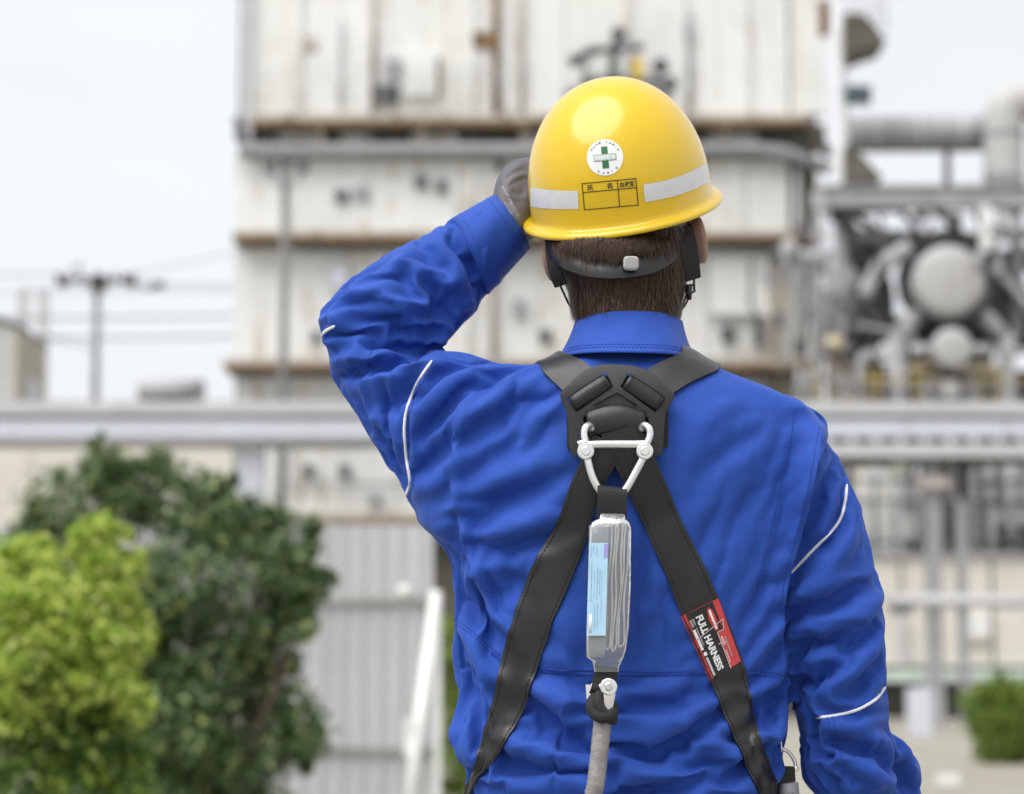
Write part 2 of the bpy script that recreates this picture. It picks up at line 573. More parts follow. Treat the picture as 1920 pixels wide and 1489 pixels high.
mb = MB(); mb.tube([W(1660, 1126, YP + 0.3), W(2080, 1130, YP + 0.3)], 12 * S(YP), 12); mb.build('cross_pipe', m_lgreyp, brg, True)
part('cross_pipe_bracket', m_grey, brg, 1672, 1138, 1712, 1152, YP + 0.4, 0.2)
MB().pbox(1672, 866, 1700, 890, YP + 0.2, 0.25).build('junction_box', plain('pale_green_box', (0.55, 0.62, 0.50), 0.5), brg)

# ---------------------------------------------------------------- low cream building under the bridge, left
low = empty('cream_warehouse', (W(180, 1000, 47)[0], 47, 0))
tag(low, 'low cream warehouse wall under the pipe bridge behind the dark shrub', 'building')
a, b = W(-200, 815, 47), W(436, 815, 47)
for i in range(5):
    x0 = a[0] + (b[0] - a[0]) * i / 5; x1 = a[0] + (b[0] - a[0]) * (i + 1) / 5
    MB().box((x0 + 0.006, 47, 0), (x1 - 0.006, 47.3, a[2])).build('wall_panel', m_cream, low)
MB().box((a[0], 47.35, 0), (b[0], 52, a[2] + 0.05)).build('roof_slab', m_lgreyp, low)
for i in range(1, 5):
    x = a[0] + (b[0] - a[0]) * i / 5
    MB().box((x - 0.04, 46.96, 0), (x + 0.04, 46.995, a[2] - 0.02)).build('pilaster', m_cream, low)

# ---------------------------------------------------------------- far left: gabled shed, rooftop frame, tank
shed = empty('gabled_shed', (W(20, 760, 72)[0], 72, 0))
tag(shed, 'small distant beige shed with sloping dark roof edge', 'building')
MB().pprism([(-140, 560), (-4, 602), (30, 612), (30, 1330), (-140, 1330)], 72, 4.5).build('grey_wall', plain('shed_grey', (0.50, 0.50, 0.48), 0.6, vary=0.1, scale=0.6), shed)
xs_, zs_ = W(30, 612, 72)[0], W(30, 612, 72)[2]
MB().box((xs_ + 0.004, 72.02, 0), (xs_ + 0.06, 76.6, zs_ - 0.05)).build('tan_wall', plain('tan_sheet', (0.42, 0.385, 0.30), 0.6, vary=0.15, scale=0.8), shed)
mk('roof_edge', *tube([W(-140, 554, 71.9), W(-4, 598, 71.9), W(31, 609, 71.9), np.array([xs_ + 0.05, 76.7, zs_ + 0.02])], 0.07, 8), m_dgrey, shed)
MB().box((xs_ + 0.064, 73.6, zs_ - 2.4), (xs_ + 0.10, 75.4, zs_ - 1.4)).build('wall_vent', m_blue, shed)
fr_ = empty('lattice_stack', (W(55, 760, 84)[0], 84, 0))
tag(fr_, 'faint tall grey lattice frame rising behind the beige shed', 'frame')
for x in (36, 74): MB().pbox(x - 1.3, 540, x + 1.3, 1320, 84, 0.1).build('upright', m_lgreyp, fr_)
for y in (542, 600): MB().pbox(37.4, y, 72.6, y + 1.6, 84.01, 0.08).build('cross_member', m_lgreyp, fr_)

tank = empty('roof_tank', W(318, 756, 66))
tag(tank, 'horizontal grey tank lying on a teal base beyond the pipe bridge', 'tank')
P = [W(x, 733, 66) for x in (256, 258, 264, 318, 366, 373, 376)]
mk('tank_body', *tube(P, np.array([4, 14, 22, 23, 22, 14, 4]) * S(66), 20), plain('tank_grey', (0.40, 0.40, 0.42), 0.45, vary=0.15, scale=1), tank)
MB().pbox(366, 712, 380, 754, 65.8, 0.5).build('end_frame', m_grey, tank)
MB().pbox(250, 752, 436, 762, 65.6, 2).build('base_slab', plain('teal_base', (0.20, 0.30, 0.33), 0.6), tank)
for x in (276, 350): MB().pbox(x, 748, x + 10, 754, 65.7, 0.6).build('saddle', m_grey, tank)
low2 = MB().box((W(180, 760, 66)[0], 65.5, 0), (W(446, 760, 66)[0], 72, W(250, 762.5, 65.6)[2] - 0.004)).build('flat_roof_annex', m_cream)
tag(low2, 'plain flat roofed annex block carrying the grey tank', 'building')

# ---------------------------------------------------------------- utility pole and its wires
up = empty('utility_pole', (W(183, 760, 80)[0], 80, 0))
tag(up, 'dark utility pole with wide crossarm and insulators against the pale sky', 'utility pole')
p = W(183, 512, 80)
mk('mast', *tube([(p[0], 80, 0), (p[0], 80, p[2] / 2), (p[0], 80, p[2])], [0.16, 0.14, 0.115], 12), plain('pole_concrete', (0.16, 0.165, 0.17), 0.8), up)
m_ins = plain('dark_insulator', (0.03, 0.032, 0.034), 0.4)
ptube([(108, 526), (183, 524), (252, 528)], 4, 79.9, 'crossarm', m_ins, up, 8)
ptube([(150, 534), (183, 534), (215, 534)], 3, 79.9, 'crossarm', m_ins, up, 8)
for x in (108, 126, 150, 216, 236, 250): ptube([(x, 528), (x, 512)], 4.5, 79.85, 'insulator', m_ins, up, 8)
for x in (118, 242): MB().pbox(x - 12, 520, x + 12, 536, 79.7, 0.3).build('cutout_switch', m_ins, up)
MB().pbox(172, 514, 196, 544, 79.7, 0.35).build('pole_head_switch', m_ins, up)
ptube([(134, 505), (150, 495), (146, 515)], 2, 79.9, 'jumper_wire', m_ins, up, 6)
ptube([(250, 534), (276, 540), (304, 533)], 2.4, 79.9, 'jumper_wire', m_ins, up, 6)
MB().pbox(284, 528, 308, 540, 79.8, 0.2).build('wire_spacer', m_ins, up)
m_wire = plain('overhead_wire', (0.16, 0.17, 0.18), 0.6)
for i, (pts, r) in enumerate((([(-120, 520), (40, 516), (108, 514)], 1.3), ([(250, 514), (340, 496), (470, 466)], 1.1), ([(250, 530), (340, 534), (470, 538)], 1.4), ([(-120, 552), (183, 548), (470, 544)], 1.1), ([(-120, 596), (183, 596), (470, 592)], 2.0), ([(-120, 628), (183, 634), (470, 630)], 2.0), ([(86, 634), (140, 644), (183, 660)], 1.6), ([(183, 400), (330, 330), (470, 318)], 0.0))):
    if r == 0: continue
    w_ = mk('overhead_wire', *tube(spline([W(x, y, 80.3) for x, y in pts], 6), r * S(80) * 0.95, 6), m_wire)
    tag(w_, ['thin overhead wire running left from the crossarm out of view', 'thin overhead wire climbing from the crossarm towards the white building', 'overhead wire leaving the right end of the crossarm almost level', 'highest wire passing the mast just below the crossarm',
             'upper of the two thicker cables crossing the mast halfway down', 'lower of the two thicker cables crossing the mast', 'short drooping service wire from the beige shed to the mast'][i], 'wire', 'wires on the utility pole')

# ---------------------------------------------------------------- right: stair tower post, brackets, deck, vessels
YT = 52.0
twr = empty('access_tower', (W(1570, 900, YT)[0], YT, 0))
tag(twr, 'tall grey pipe column with triangular bracket platforms at the corner of the white building', 'tower')
p0 = W(1570, -90, YT)
mk('column', *tube([(p0[0], YT, 0), (p0[0], YT, 8), (p0[0], YT, p0[2])], 15 * S(YT), 18), m_lgreyp, twr)
MB().pprism([(1586, 24), (1622, 26), (1662, 78), (1640, 84), (1586, 104)], YT - 0.6, 1.6).build('bracket_platform', m_olive, twr)
MB().pprism([(1586, 272), (1604, 278), (1656, 334), (1650, 340), (1586, 340)], YT - 0.6, 1.6).build('bracket_platform', m_olive, twr)
for x in (1612, 1640, 1660): ptube([(x, -60), (x, 60)], 2.5, YT - 0.4, 'rail_post', m_lgreyp, twr, 6)
for y in (-20, 14): ptube([(1590, y), (1662, y)], 2, YT - 0.4, 'hand_rail', m_lgreyp, twr, 6)
MB().pbox(1586, 160, 1634, 190, YT - 0.3, 0.4).build('lamp_box', plain('teal_lamp', (0.06, 0.09, 0.10), 0.4), twr)
MB().pbox(1538, 0, 1556, 60, YT + 0.4, 0.4).build('corner_plate', m_rust, twr)

duct = empty('large_duct', W(1740, 250, 54))
tag(duct, 'fat horizontal grey duct running from the column to the domed vertical vessel', 'duct')
ptube([(1588, 252), (1720, 251), (1862, 250)], 35, 54, 'duct_run', m_grey, duct, 24, 3)
for x in (1640, 1720, 1800): ptube([(x - 3, 251), (x + 3, 251)], 37, 54, 'flange', m_lgreyp, duct, 24)
ptube([(1776, 285), (1776, 346)], 7, 54, 'support_leg', m_dgrey, duct, 8)
ptube([(1860, 285), (1860, 346)], 6, 54, 'support_leg', m_dgrey, duct, 8)

dome = empty('pipe_loop', W(1884, 350, 53))
tag(dome, 'big grey pipe bent over in an arch above the steel deck at the upper right', 'pipe')
P = [(1882, 352), (1882, 280), (1882, 230), (1888, 205), (1910, 192), (1940, 192), (1962, 205), (1968, 232), (1968, 352)]
mk('bent_pipe', *tube(spline([W(x, y, 53) for x, y in P], 5), 38 * S(53), 22), weathered('vessel_grey', (0.50, 0.49, 0.48), 0.3), dome)
for x, y in ((1882, 250), (1882, 330), (1968, 250)): mk('flange', *tube([W(x, y, 53), W(x, y + 5, 53)], 41 * S(53), 22), m_grey, dome)

m_pipe = plain('pipe_grey', (0.36, 0.36, 0.37), 0.5, vary=0.2, scale=1.5)
deck = empty('equipment_deck', (W(1740, 800, 51)[0], 51, 0))
tag(deck, 'grey steel deck frame with beams, braces and dark pipework right of the building', 'steel frame')
part('deck_beam', m_pipe, deck, 1536, 350, 2060, 386, 51, 0.5)
part('deck_flange', m_grey, deck, 1530, 346, 2060, 351, 50.9, 1.2)
part('deck_end_plate', m_pipe, deck, 1524, 356, 1552, 392, 50.8, 0.4)
part('hanger_post', m_wht, deck, 1838, 386, 1858, 470, 50.8, 0.3)
ptube([(1600, 447), (1720, 452), (1850, 455)], 20, 51.5, 'dark_header', m_dgrey, deck, 16)
ptube([(1560, 400), (1590, 420), (1612, 470)], 14, 51.6, 'dark_elbow', m_dgrey, deck, 12)
ptube([(1618, 560), (1650, 500), (1704, 462)], 15, 51.0, 'sloping_pipe', m_pipe, deck, 14)
ptube([(1596, 640), (1620, 560), (1676, 470)], 16, 51.4, 'dark_sloping_pipe', m_dgrey, deck, 14)
ptube([(1850, 462), (1878, 500), (1940, 580)], 15, 51.3, 'dark_sloping_pipe', m_dgrey, deck, 14)
ptube([(1860, 500), (1900, 540), (1940, 590)], 9, 50.9, 'sloping_pipe', m_pipe, deck, 12)
ptube([(1740, 388), (1770, 404), (1800, 440)], 10, 51.2, 'dark_elbow', m_dgrey, deck, 12)
ptube([(1690, 400), (1710, 418), (1722, 440)], 7, 51.2, 'dark_elbow', m_dgrey, deck, 12)
for x, y, r in ((1726, 404, 13), (1790, 412, 16), (1896, 400, 15)):
    V, F = ball(W(x, y, 51), (r * S(51),) * 3, 14, 8); mk('valve_body', V, F, m_dgrey, deck)
for x, y, r in ((1890, 428, 26), (1480, 468, 20), (1510, 480, 14), (1530, 484, 16), (1452, 480, 12)):
    V, F = ball(W(x, y, 50.7), (r * S(51),) * 3, 16, 10); mk('valve_cover', V, F, m_pipe if r > 12 else m_dgrey, deck)
for x0, y0, x1, y1, mt in ((1592, 556, 1650, 690, m_dgrey), (1850, 560, 1960, 650, m_dgrey), (1700, 600, 1724, 640, m_dgrey), (1604, 470, 1640, 540, m_dgrey), (1858, 470, 1960, 500, m_dgrey), (1560, 470, 1592, 560, m_grey), (1545, 540, 1580, 640, m_grey)):
    part('machine_casing', mt, deck, x0, y0, x1, y1, 52.2, 0.8)
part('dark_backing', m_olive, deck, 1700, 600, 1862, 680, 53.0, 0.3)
for x, y0 in ((1530, 392), (1556, 470), (1592, 480)):
    p0 = W(x, y0, 51.8); MB().box((p0[0] - 0.1, 51.8, 0), (p0[0] + 0.1, 52.0, p0[2])).build('post', m_grey, deck)
ptube([(1560, 480), (1562, 620)], 9, 50.8, 'grey_riser', m_pipe, deck, 10)
for pts, r, mt in (([(1590, 470), (1640, 500), (1660, 560), (1650, 640)], 17, m_dgrey), ([(1840, 470), (1870, 520), (1880, 600)], 18, m_dgrey), ([(1600, 700), (1640, 640), (1700, 600)], 12, m_dgrey), ([(1700, 440), (1706, 500), (1690, 560)], 8, m_grey),
                   ([(1880, 470), (1900, 540), (1960, 640)], 14, m_dgrey), ([(1905, 390), (1908, 520), (1905, 640)], 12, m_grey), ([(1600, 480), (1720, 470), (1850, 480), (1950, 470)], 10, m_dgrey), ([(1545, 400), (1600, 396), (1700, 392)], 7, m_dgrey), ([(1590, 392), (1640, 430), (1660, 450)], 8, m_dgrey),
                   ([(1540, 660), (1600, 668), (1660, 690)], 9, m_dgrey), ([(1570, 560), (1620, 590), (1680, 596)], 10, m_grey), ([(1830, 396), (1850, 430), (1900, 440), (1960, 436)], 9, m_dgrey)):
    ptube(pts, r, 51.8, 'process_pipe', mt, deck, 12)
ang_ = np.linspace(0, 2 * math.pi, 33)[:-1]
mk('vessel_cradle', *tube([W(1780 + 82 * math.cos(t), 527 + 82 * math.sin(t), 51.6) for t in ang_], 17 * S(51.6), 10, False, True), m_dgrey, deck)
part('cradle_plate', m_dgrey, deck, 1715, 590, 1850, 622, 51.9, 0.3)
for x, y in ((1505, 430), (1440, 520), (1540, 500), (1600, 520), (1660, 720), (1500, 650), (1460, 600), (1520, 590)):
    part('switch_box', m_dgrey if x % 40 else m_grey, deck, x - 9, y - 14, x + 9, y + 14, 51.2, 0.2)
# sloping supports like an A
for sgn, x0, x1 in ((-1, 1722, 1682), (1, 1842, 1886)):
    ptube([(x0, 588), (x1, 636)], 17, 50.9, 'raker', m_pipe, deck, 12)
    p0 = W(x1, 636, 50.9); mk('support_leg', *tube([(p0[0], 50.9, 0), (p0[0], 50.9, p0[2] + 0.1)], 17 * S(50.9), 14), m_pipe, deck)
ptube([(1610, 760), (1612, 690), (1622, 668), (1660, 664)], 10, 50.7, 'pipe_bend', m_pipe, deck, 10)
part('yellow_rail', m_yel, deck, 1700, 684, 1866, 692, 50.8, 0.08)
for x in (1628, 1646, 1720, 1840, 1870, 1900): part('yellow_post', m_yel, deck, x - 4, 686, x + 4, 752, 50.82, 0.08)
for x in (1530, 1560, 1590): part('yellow_post', m_yel, deck, x - 3, 690, x + 3, 756, 50.6, 0.08)
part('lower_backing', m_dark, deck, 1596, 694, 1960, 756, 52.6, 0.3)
for x, w_ in ((1745, 12), (1822, 12)): part('cabinet', m_wht if x < 1800 else m_blue, deck, x - w_, 706, x + w_, 756, 51.6, 0.3)
for x in (1500, 1520): ptube([(x, 690), (x, 760)], 8, 50.9, 'standpipe', m_pipe, deck, 10)

for nm, x, y, r, Y, lab_ in (('round_vessel', 1780, 527, 65, 50.2, 'large pale round vessel end facing the camera under the steel deck'), ('round_vessel', 1786, 652, 36, 50.0, 'medium pale round vessel end below the largest one'), ('round_vessel', 1784, 730, 19, 50.3, 'smallest round pipe end under the two larger vessels')):
    ev = empty(nm, W(x, y, Y))
    tag(ev, lab_, 'vessel', 'round vessel ends under the deck')
    c = W(x, y, Y); rr_ = r * S(Y)
    P = [c + np.array([0, d, 0]) for d in (-0.13 * rr_, -0.11 * rr_, -0.06 * rr_, 0, 0.05, 1.6)]
    mk('vessel_head', *tube(P, np.array([0.12, 0.5, 0.85, 1.0, 1.0, 1.0]) * rr_, 32, True, False, None, (0, 0.001, 1)), weathered('vessel_head_grey', (0.46, 0.455, 0.45), 0.3), ev)
    P = [c + np.array([0, d, 0]) for d in (0.06, 0.16)]
    mk('flange', *tube(P, 1.07 * rr_, 32, True, False, None, (0, 0.001, 1)), m_pipe, ev)
    if r == 65:
        part('weld_plate', m_pipe, ev, 1826, 472, 1846, 494, Y - 0.2, 0.2)
    if r == 36:
        for s_ in (-1, 1): mk('side_nozzle', *tube([c + np.array([s_ * rr_ * 0.9, 0.4, 0]), c + np.array([s_ * rr_ * 2.1, 0.4, 0])], 12 * S(Y), 12), m_pipe, ev)
    if r == 19:
        mk('support_saddle', *tube([c + np.array([0, 0.4, -rr_ * 0.9]), c + np.array([0, 0.4, -rr_ * 1.8])], rr_ * 0.5, 10), m_grey, ev)
gl_ = empty('globe_lamp', W(1564, 690, 50.2))
tag(gl_, 'unlit cream globe lamp beside the dark pipework', 'lamp')
V, F = ball(W(1564, 645, 50.2), (17 * S(50.2),) * 3, 20, 12); mk('globe', V, F, plain('cream_globe', (0.50, 0.42, 0.28), 0.4), gl_)
ptube([(1566, 665), (1580, 690), (1598, 700)], 5, 50.3, 'lamp_bracket', m_rust, gl_, 8)

# thin rails, conduits and a ladder threaded through the pipework
for y in (712, 728): ptube([(1590, y), (1960, y + 1)], 2.2, 50.6, 'hand_rail', m_yel if y < 720 else m_pipe, deck, 6, 2)
for x in (1668, 1700, 1760, 1812, 1856): ptube([(x, 690), (x, 752)], 2.0, 50.62, 'rail_post', m_pipe, deck, 6, 2)
for pts, r in (([(1545, 560), (1600, 552), (1640, 575)], 4), ([(1650, 395), (1655, 450), (1640, 520)], 4), ([(1745, 395), (1742, 440)], 5), ([(1872, 395), (1870, 470), (1880, 520)], 5), ([(1610, 610), (1690, 625), (1720, 640)], 5), ([(1850, 655), (1900, 660), (1960, 655)], 6), ([(1530, 700), (1560, 712), (1620, 716)], 5), ([(1470, 470), (1476, 560), (1470, 700)], 5), ([(1410, 480), (1408, 560), (1420, 600)], 4), ([(1510, 500), (1512, 600), (1506, 700)], 4)):
    ptube(pts, r, 50.4, 'conduit', m_grey if r > 4 else m_dgrey, deck, 8)
for x in (1536, 1552): ptube([(x, 392), (x, 752)], 2.2, 50.3, 'ladder_stile', m_grey, deck, 6, 2)
for y in range(400, 750, 16): ptube([(1536, y), (1552, y)], 1.5, 50.3, 'ladder_rung', m_grey, deck, 6, 2)

# ---------------------------------------------------------------- right: lower process hall below the bridge
YL = 50.0
hall = empty('process_hall', (W(1740, 1340, YL)[0], YL, 0))
tag(hall, 'cream process hall with dark open upper bay below the pipe bridge', 'building')
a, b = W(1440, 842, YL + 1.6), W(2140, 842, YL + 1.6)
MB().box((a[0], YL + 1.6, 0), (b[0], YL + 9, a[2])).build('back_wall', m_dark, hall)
for i, (x0, x1) in enumerate(((1440, 1560), (1562, 1690), (1692, 1745), (1747, 1860), (1862, 1990), (1992, 2140))):
    part('spandrel_panel', m_cream, hall, x0, 1046, x1, 1248, YL, 0.3)
part('sill_beam', m_grey, hall, 1440, 1036, 2140, 1046, YL - 0.1, 0.5)
part('green_beam', plain('faded_green_paint', (0.58, 0.66, 0.60), 0.6), hall, 1440, 1256, 2140, 1278, YL - 0.25, 0.5)
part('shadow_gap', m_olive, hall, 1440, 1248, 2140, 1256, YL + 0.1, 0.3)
p0, p1 = W(1440, 1278, YL + 0.6), W(2140, 1278, YL + 0.6)
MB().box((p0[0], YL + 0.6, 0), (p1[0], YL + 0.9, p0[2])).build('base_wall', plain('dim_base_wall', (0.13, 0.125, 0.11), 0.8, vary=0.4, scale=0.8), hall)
for x0, y0, x1, y1, mt, dd in ((1600, 878, 1680, 1038, m_wall2, 0.9), (1688, 905, 1735, 960, m_grey, 0.8), (1690, 965, 1730, 1010, m_wall, 0.6), (1820, 880, 1840, 1040, m_grey, 0.6), (1850, 950, 1960, 985, m_grey, 0.7), (1850, 1000, 1960, 1030, m_dgrey, 0.7), (1760, 900, 1790, 1038, m_dgrey, 0.9), (1856, 880, 1880, 945, m_olive, 0.9), (1900, 870, 1960, 940, m_grey, 1.1)):
    part('bay_machine', mt, hall, x0, y0, x1, y1, YL + dd, 0.4)
for y in (900, 940, 1016): ptube([(1560, y), (2000, y + 2)], 3, YL + 0.25, 'bay_rail', m_dgrey, hall, 6, 2)
for x in (1580, 1640, 1720, 1800, 1850, 1900): ptube([(x, 862), (x + 2, 1036)], 3.5 if x % 40 else 6, YL + 0.35, 'bay_pipe', m_grey if x % 60 else m_dgrey, hall, 8, 2)
for x0, y0, x1, y1, mt in ((1722, 1284, 1760, 1336, m_blue), (1800, 1150, 1858, 1196, m_wht), (1684, 1155, 1700, 1250, m_lgreyp)):
    part('wall_box', mt, hall, x0, y0, x1, y1, YL - 0.2, 0.2)
for x in (1440, 1560, 1690, 1860, 1990): part('pier', m_lgreyp, hall, x - 5, 862, x + 5, 1036, YL + 0.3, 0.3)
gb = MB().box((W(1706, 1376, 36)[0], 36, 0), (W(1748, 1376, 36)[0], 36.35, W(1706, 1290, 36)[2])).build('white_cabinet', m_blue)
tag(gb, 'pale blue white cabinet on the yard beside the thin grey column', 'cabinet')
wd_ = MB().box((W(1760, 1466, 20)[0], 20, 0.004), (W(1800, 1466, 20)[0], 20.14, 0.10)).build('yard_block', m_wht)
tag(wd_, 'small white concrete block lying on the yard', 'block')

# ---------------------------------------------------------------- corrugated fence with rails, and the white raking post
YF = 16.0
fen = empty('corrugated_fence', (W(650, 1489, YF)[0], YF, 0))
tag(fen, 'light grey corrugated steel fence behind the shrubs, with two horizontal rails', 'fence')
m_sheet = plain('galvanised_sheet', (0.47, 0.47, 0.485), 0.45, vary=0.07, scale=1.2)


def corrugated(xa, xb, zt, name):
    n = max(8, int((xb - xa) / 0.019))
    V = []
    for i in range(n + 1):
        x = xa + (xb - xa) * i / n
        ph = (x / 0.152) % 1
        d = 0.018 * (1 if ph < 0.42 else (0 if 0.5 < ph < 0.92 else ((0.5 - ph) / 0.08 if ph < 0.5 else (ph - 0.92) / 0.08)))
        for z in (0.0, zt):
            for t in (0, 0.0012): V.append((x, YF - d + t, z))
    F = []
    for i in range(n):
        a_ = i * 4; b_ = a_ + 4
        F += [[a_, b_, b_ + 2, a_ + 2], [a_ + 1, a_ + 3, b_ + 3, b_ + 1], [a_ + 2, b_ + 2, b_ + 3, a_ + 3]]
    return mk(name, V, F, m_sheet, fen, False)


zt = W(650, 984, YF)[2]
x_end = W(813, 1200, YF)[0]
for i in range(9):
    corrugated(x_end - 0.78 * (i + 1) + 0.003, x_end - 0.78 * i - 0.003, zt + (0.012 if i % 2 else 0), 'corrugated_sheet')
for y in (1126, 1405):
    z = W(650, y, YF)[2]
    MB().box((x_end - 7.0, YF - 0.062, z - 0.02), (x_end, YF - 0.021, z + 0.02)).build('rail', plain('weathered_rail', (0.33, 0.33, 0.29), 0.8, vary=0.3), fen)
MB().box((x_end + 0.005, YF - 0.05, 0), (x_end + 0.06, YF + 0.05, W(830, 1108, YF)[2])).build('end_post', m_wht, fen)
c = W(758, 1108, YF - 0.07); V, F = ball(c, (0.050, 0.03, 0.050), 16, 10); mk('rail_knob', V, F, m_wht, fen)
rk = empty('raking_post', W(790, 1300, YF - 0.5))
tag(rk, 'white painted raking prop leaning against the end of the corrugated fence', 'post')
p0 = W(817, 1112, YF - 0.11); p1 = np.array([W(768, 1489, YF - 1.0)[0] - 0.02, YF - 1.0, 0.0])
mk('prop', *tube([p1, (p0 + p1) / 2, p0], 0.046, 14), m_wht, rk)
MB().box(p1 + np.array([-0.10, -0.10, 0.0]), p1 + np.array([0.10, 0.10, 0.025])).build('foot_plate', m_lgreyp, rk)
pk_ = p0 * 0.35 + p1 * 0.65
MB().box(pk_ + np.array([-0.10, -0.04, -0.14]), pk_ + np.array([-0.04, 0.04, 0.14])).build('cleat', m_wht, rk)

# ================================================================ shrubs
def leaf_mat(name, stops, trans=0.35, rough=0.42):
    m = M(name)
    g = m.n('NewGeometry')
    col = m.ramp(g.outputs['Random Per Island'], stops)
    m.color(col)
    m.set(Roughness=rough)
    m.p.inputs['Specular IOR Level'].default_value = 0.5
    tl = m.n('BsdfTranslucent')
    m.l(col, tl.inputs['Color'])
    mx_ = m.n('MixShader'); mx_.inputs[0].default_value = trans
    m.l(m.p.outputs[0], mx_.inputs[1]); m.l(tl.outputs[0], mx_.inputs[2])
    m.l(mx_.outputs[0], m.out.inputs['Surface'])
    return m.m


m_leaf_dark = leaf_mat('dark_shrub_leaves', [(0.0, (0.040, 0.082, 0.030)), (0.5, (0.100, 0.170, 0.064)), (0.85, (0.22, 0.31, 0.13)), (1.0, (0.50, 0.54, 0.18))], 0.25, 0.32)
m_leaf_mid = leaf_mat('lower_shrub_leaves', [(0.0, (0.045, 0.09, 0.02)), (0.6, (0.13, 0.23, 0.045)), (1.0, (0.42, 0.52, 0.08))], 0.35, 0.34)
m_leaf_young = leaf_mat('young_yellow_green_leaves', [(0.0, (0.18, 0.31, 0.045)), (0.4, (0.44, 0.60, 0.09)), (0.8, (0.70, 0.76, 0.19)), (1.0, (0.84, 0.84, 0.38))], 0.45, 0.40)
m_leaf_bush = leaf_mat('bush_leaves', [(0.0, (0.08, 0.15, 0.025)), (0.6, (0.22, 0.33, 0.05)), (1.0, (0.48, 0.54, 0.10))], 0.35, 0.45)
m_bark = plain('brown_bark', (0.10, 0.075, 0.055), 0.9, vary=0.4, scale=9, bump=0.6)


def leaves(rng, clumps, n, size, aspect=0.5, droop=0.3):
    """folded leaf faces spread through clump shells. clumps rows: centre(3), radii(3)"""
    cl = np.array([list(c) + list(r) for c, r in clumps])
    vol = (cl[:, 3] * cl[:, 5]) ** 0.8
    pick = rng.choice(len(cl), n, p=vol / vol.sum())
    d = rng.normal(size=(n, 3)); d /= np.linalg.norm(d, axis=1)[:, None]
    rad = rng.uniform(0.2, 1.08, n) ** 0.6 * (1 + 0.30 * vnoise(d * 2.3 + pick[:, None] * 7.7, 5))
    P = cl[pick, :3] + d * cl[pick, 3:] * rad[:, None]
    nor = d * 0.55 + np.array([0, 0, 0.75]) + rng.normal(0, 0.42, (n, 3)); nor /= np.linalg.norm(nor, axis=1)[:, None]
    dirv = d + rng.normal(0, 0.6, (n, 3)) + np.array([0, 0, -droop])
    dirv -= nor * (dirv * nor).sum(1)[:, None]; dirv /= np.linalg.norm(dirv, axis=1)[:, None]
    sdv = np.cross(dirv, nor)
    L = size * rng.uniform(0.6, 1.3, n)[:, None]; Wd = L * aspect * 0.5
    base, tip = P - dirv * L * 0.5, P + dirv * L * 0.5 - nor * L * 0.10
    m1 = P - dirv * L * 0.08 - nor * L * 0.06
    l = P - dirv * L * 0.06 + sdv * Wd + nor * L * 0.05
    r = P - dirv * L * 0.06 - sdv * Wd + nor * L * 0.05
    V = np.stack([base, l, tip, r, m1], 1).reshape(-1, 3)
    i = np.arange(n)[:, None] * 5
    F = np.concatenate([i + np.array([[0, 4, 1]]), i + np.array([[4, 2, 1]]), i + np.array([[0, 3, 4]]), i + np.array([[4, 3, 2]])])
    return V, F


def stems(rng, root, clumps, r0, name, par):
    mb = MB()
    for c, rr_ in clumps:
        c = np.array(c)
        mid = root * 0.45 + c * 0.55 + rng.normal(0, 0.05, 3)
        P = spline([root, root * 0.75 + c * 0.25 + np.array([0, 0, 0.05]), mid, c], 4)
        mb.tube(P, np.linspace(r0, r0 * 0.18, len(P)), 7)
    return mb.build(name, m_bark, par, True)


def sprigs(rng, cl, s_):
    """small uneven shoots breaking the outline of the main clumps"""
    out = []
    for c, r in cl:
        for _ in range(5):
            d = rng.normal(size=3); d /= np.linalg.norm(d)
            d[2] = abs(d[2]) * 0.9 + 0.05 if rng.random() < 0.6 else d[2]
            k = rng.uniform(0.85, 1.25)
            q = rng.uniform(0.16, 0.34)
            out.append((np.array(c) + d * np.array(r) * k, tuple(np.array(r) * q * np.array([rng.uniform(0.7, 1.2), 1, rng.uniform(0.8, 1.6)]))))
    return out


def shrub(name, label, cat, px_clumps, Y, n, size, mat, seed, r0=0.02, aspect=0.5, young=None, group=None):
    """px_clumps rows: px, py, rx px, ry px, dY"""
    rng = np.random.default_rng(seed)
    s_ = S(Y)
    cl = [(W(x, y, Y + dy), (rx * s_, (rx + ry) * 0.45 * s_, ry * s_)) for x, y, rx, ry, dy in px_clumps]
    cx = np.mean([c[0][0] for c in cl])
    cl = cl + sprigs(rng, cl, s_)
    root = np.array([cx, Y, 0.0])
    o = empty(name, root)
    tag(o, label, cat, group)
    stems(rng, root, cl[:len(px_clumps)] + cl[len(px_clumps)::4], r0, 'trunk', o)
    V, F = leaves(rng, cl, n, size, aspect)
    cr_ = mk('crown', V, F, mat, o, False)
    if young:
        rng2 = np.random.default_rng(seed + 50)
        cl2 = [(W(x, y, Y + dy), (rx * s_, (rx + ry) * 0.45 * s_, ry * s_)) for x, y, rx, ry, dy in young[0]]
        cl2 = cl2 + sprigs(rng2, cl2, s_)
        V, F = leaves(rng2, cl2, young[1], young[2], aspect, 0.1)
        mk('young_growth', V, F, young[3], o, False)
    return o


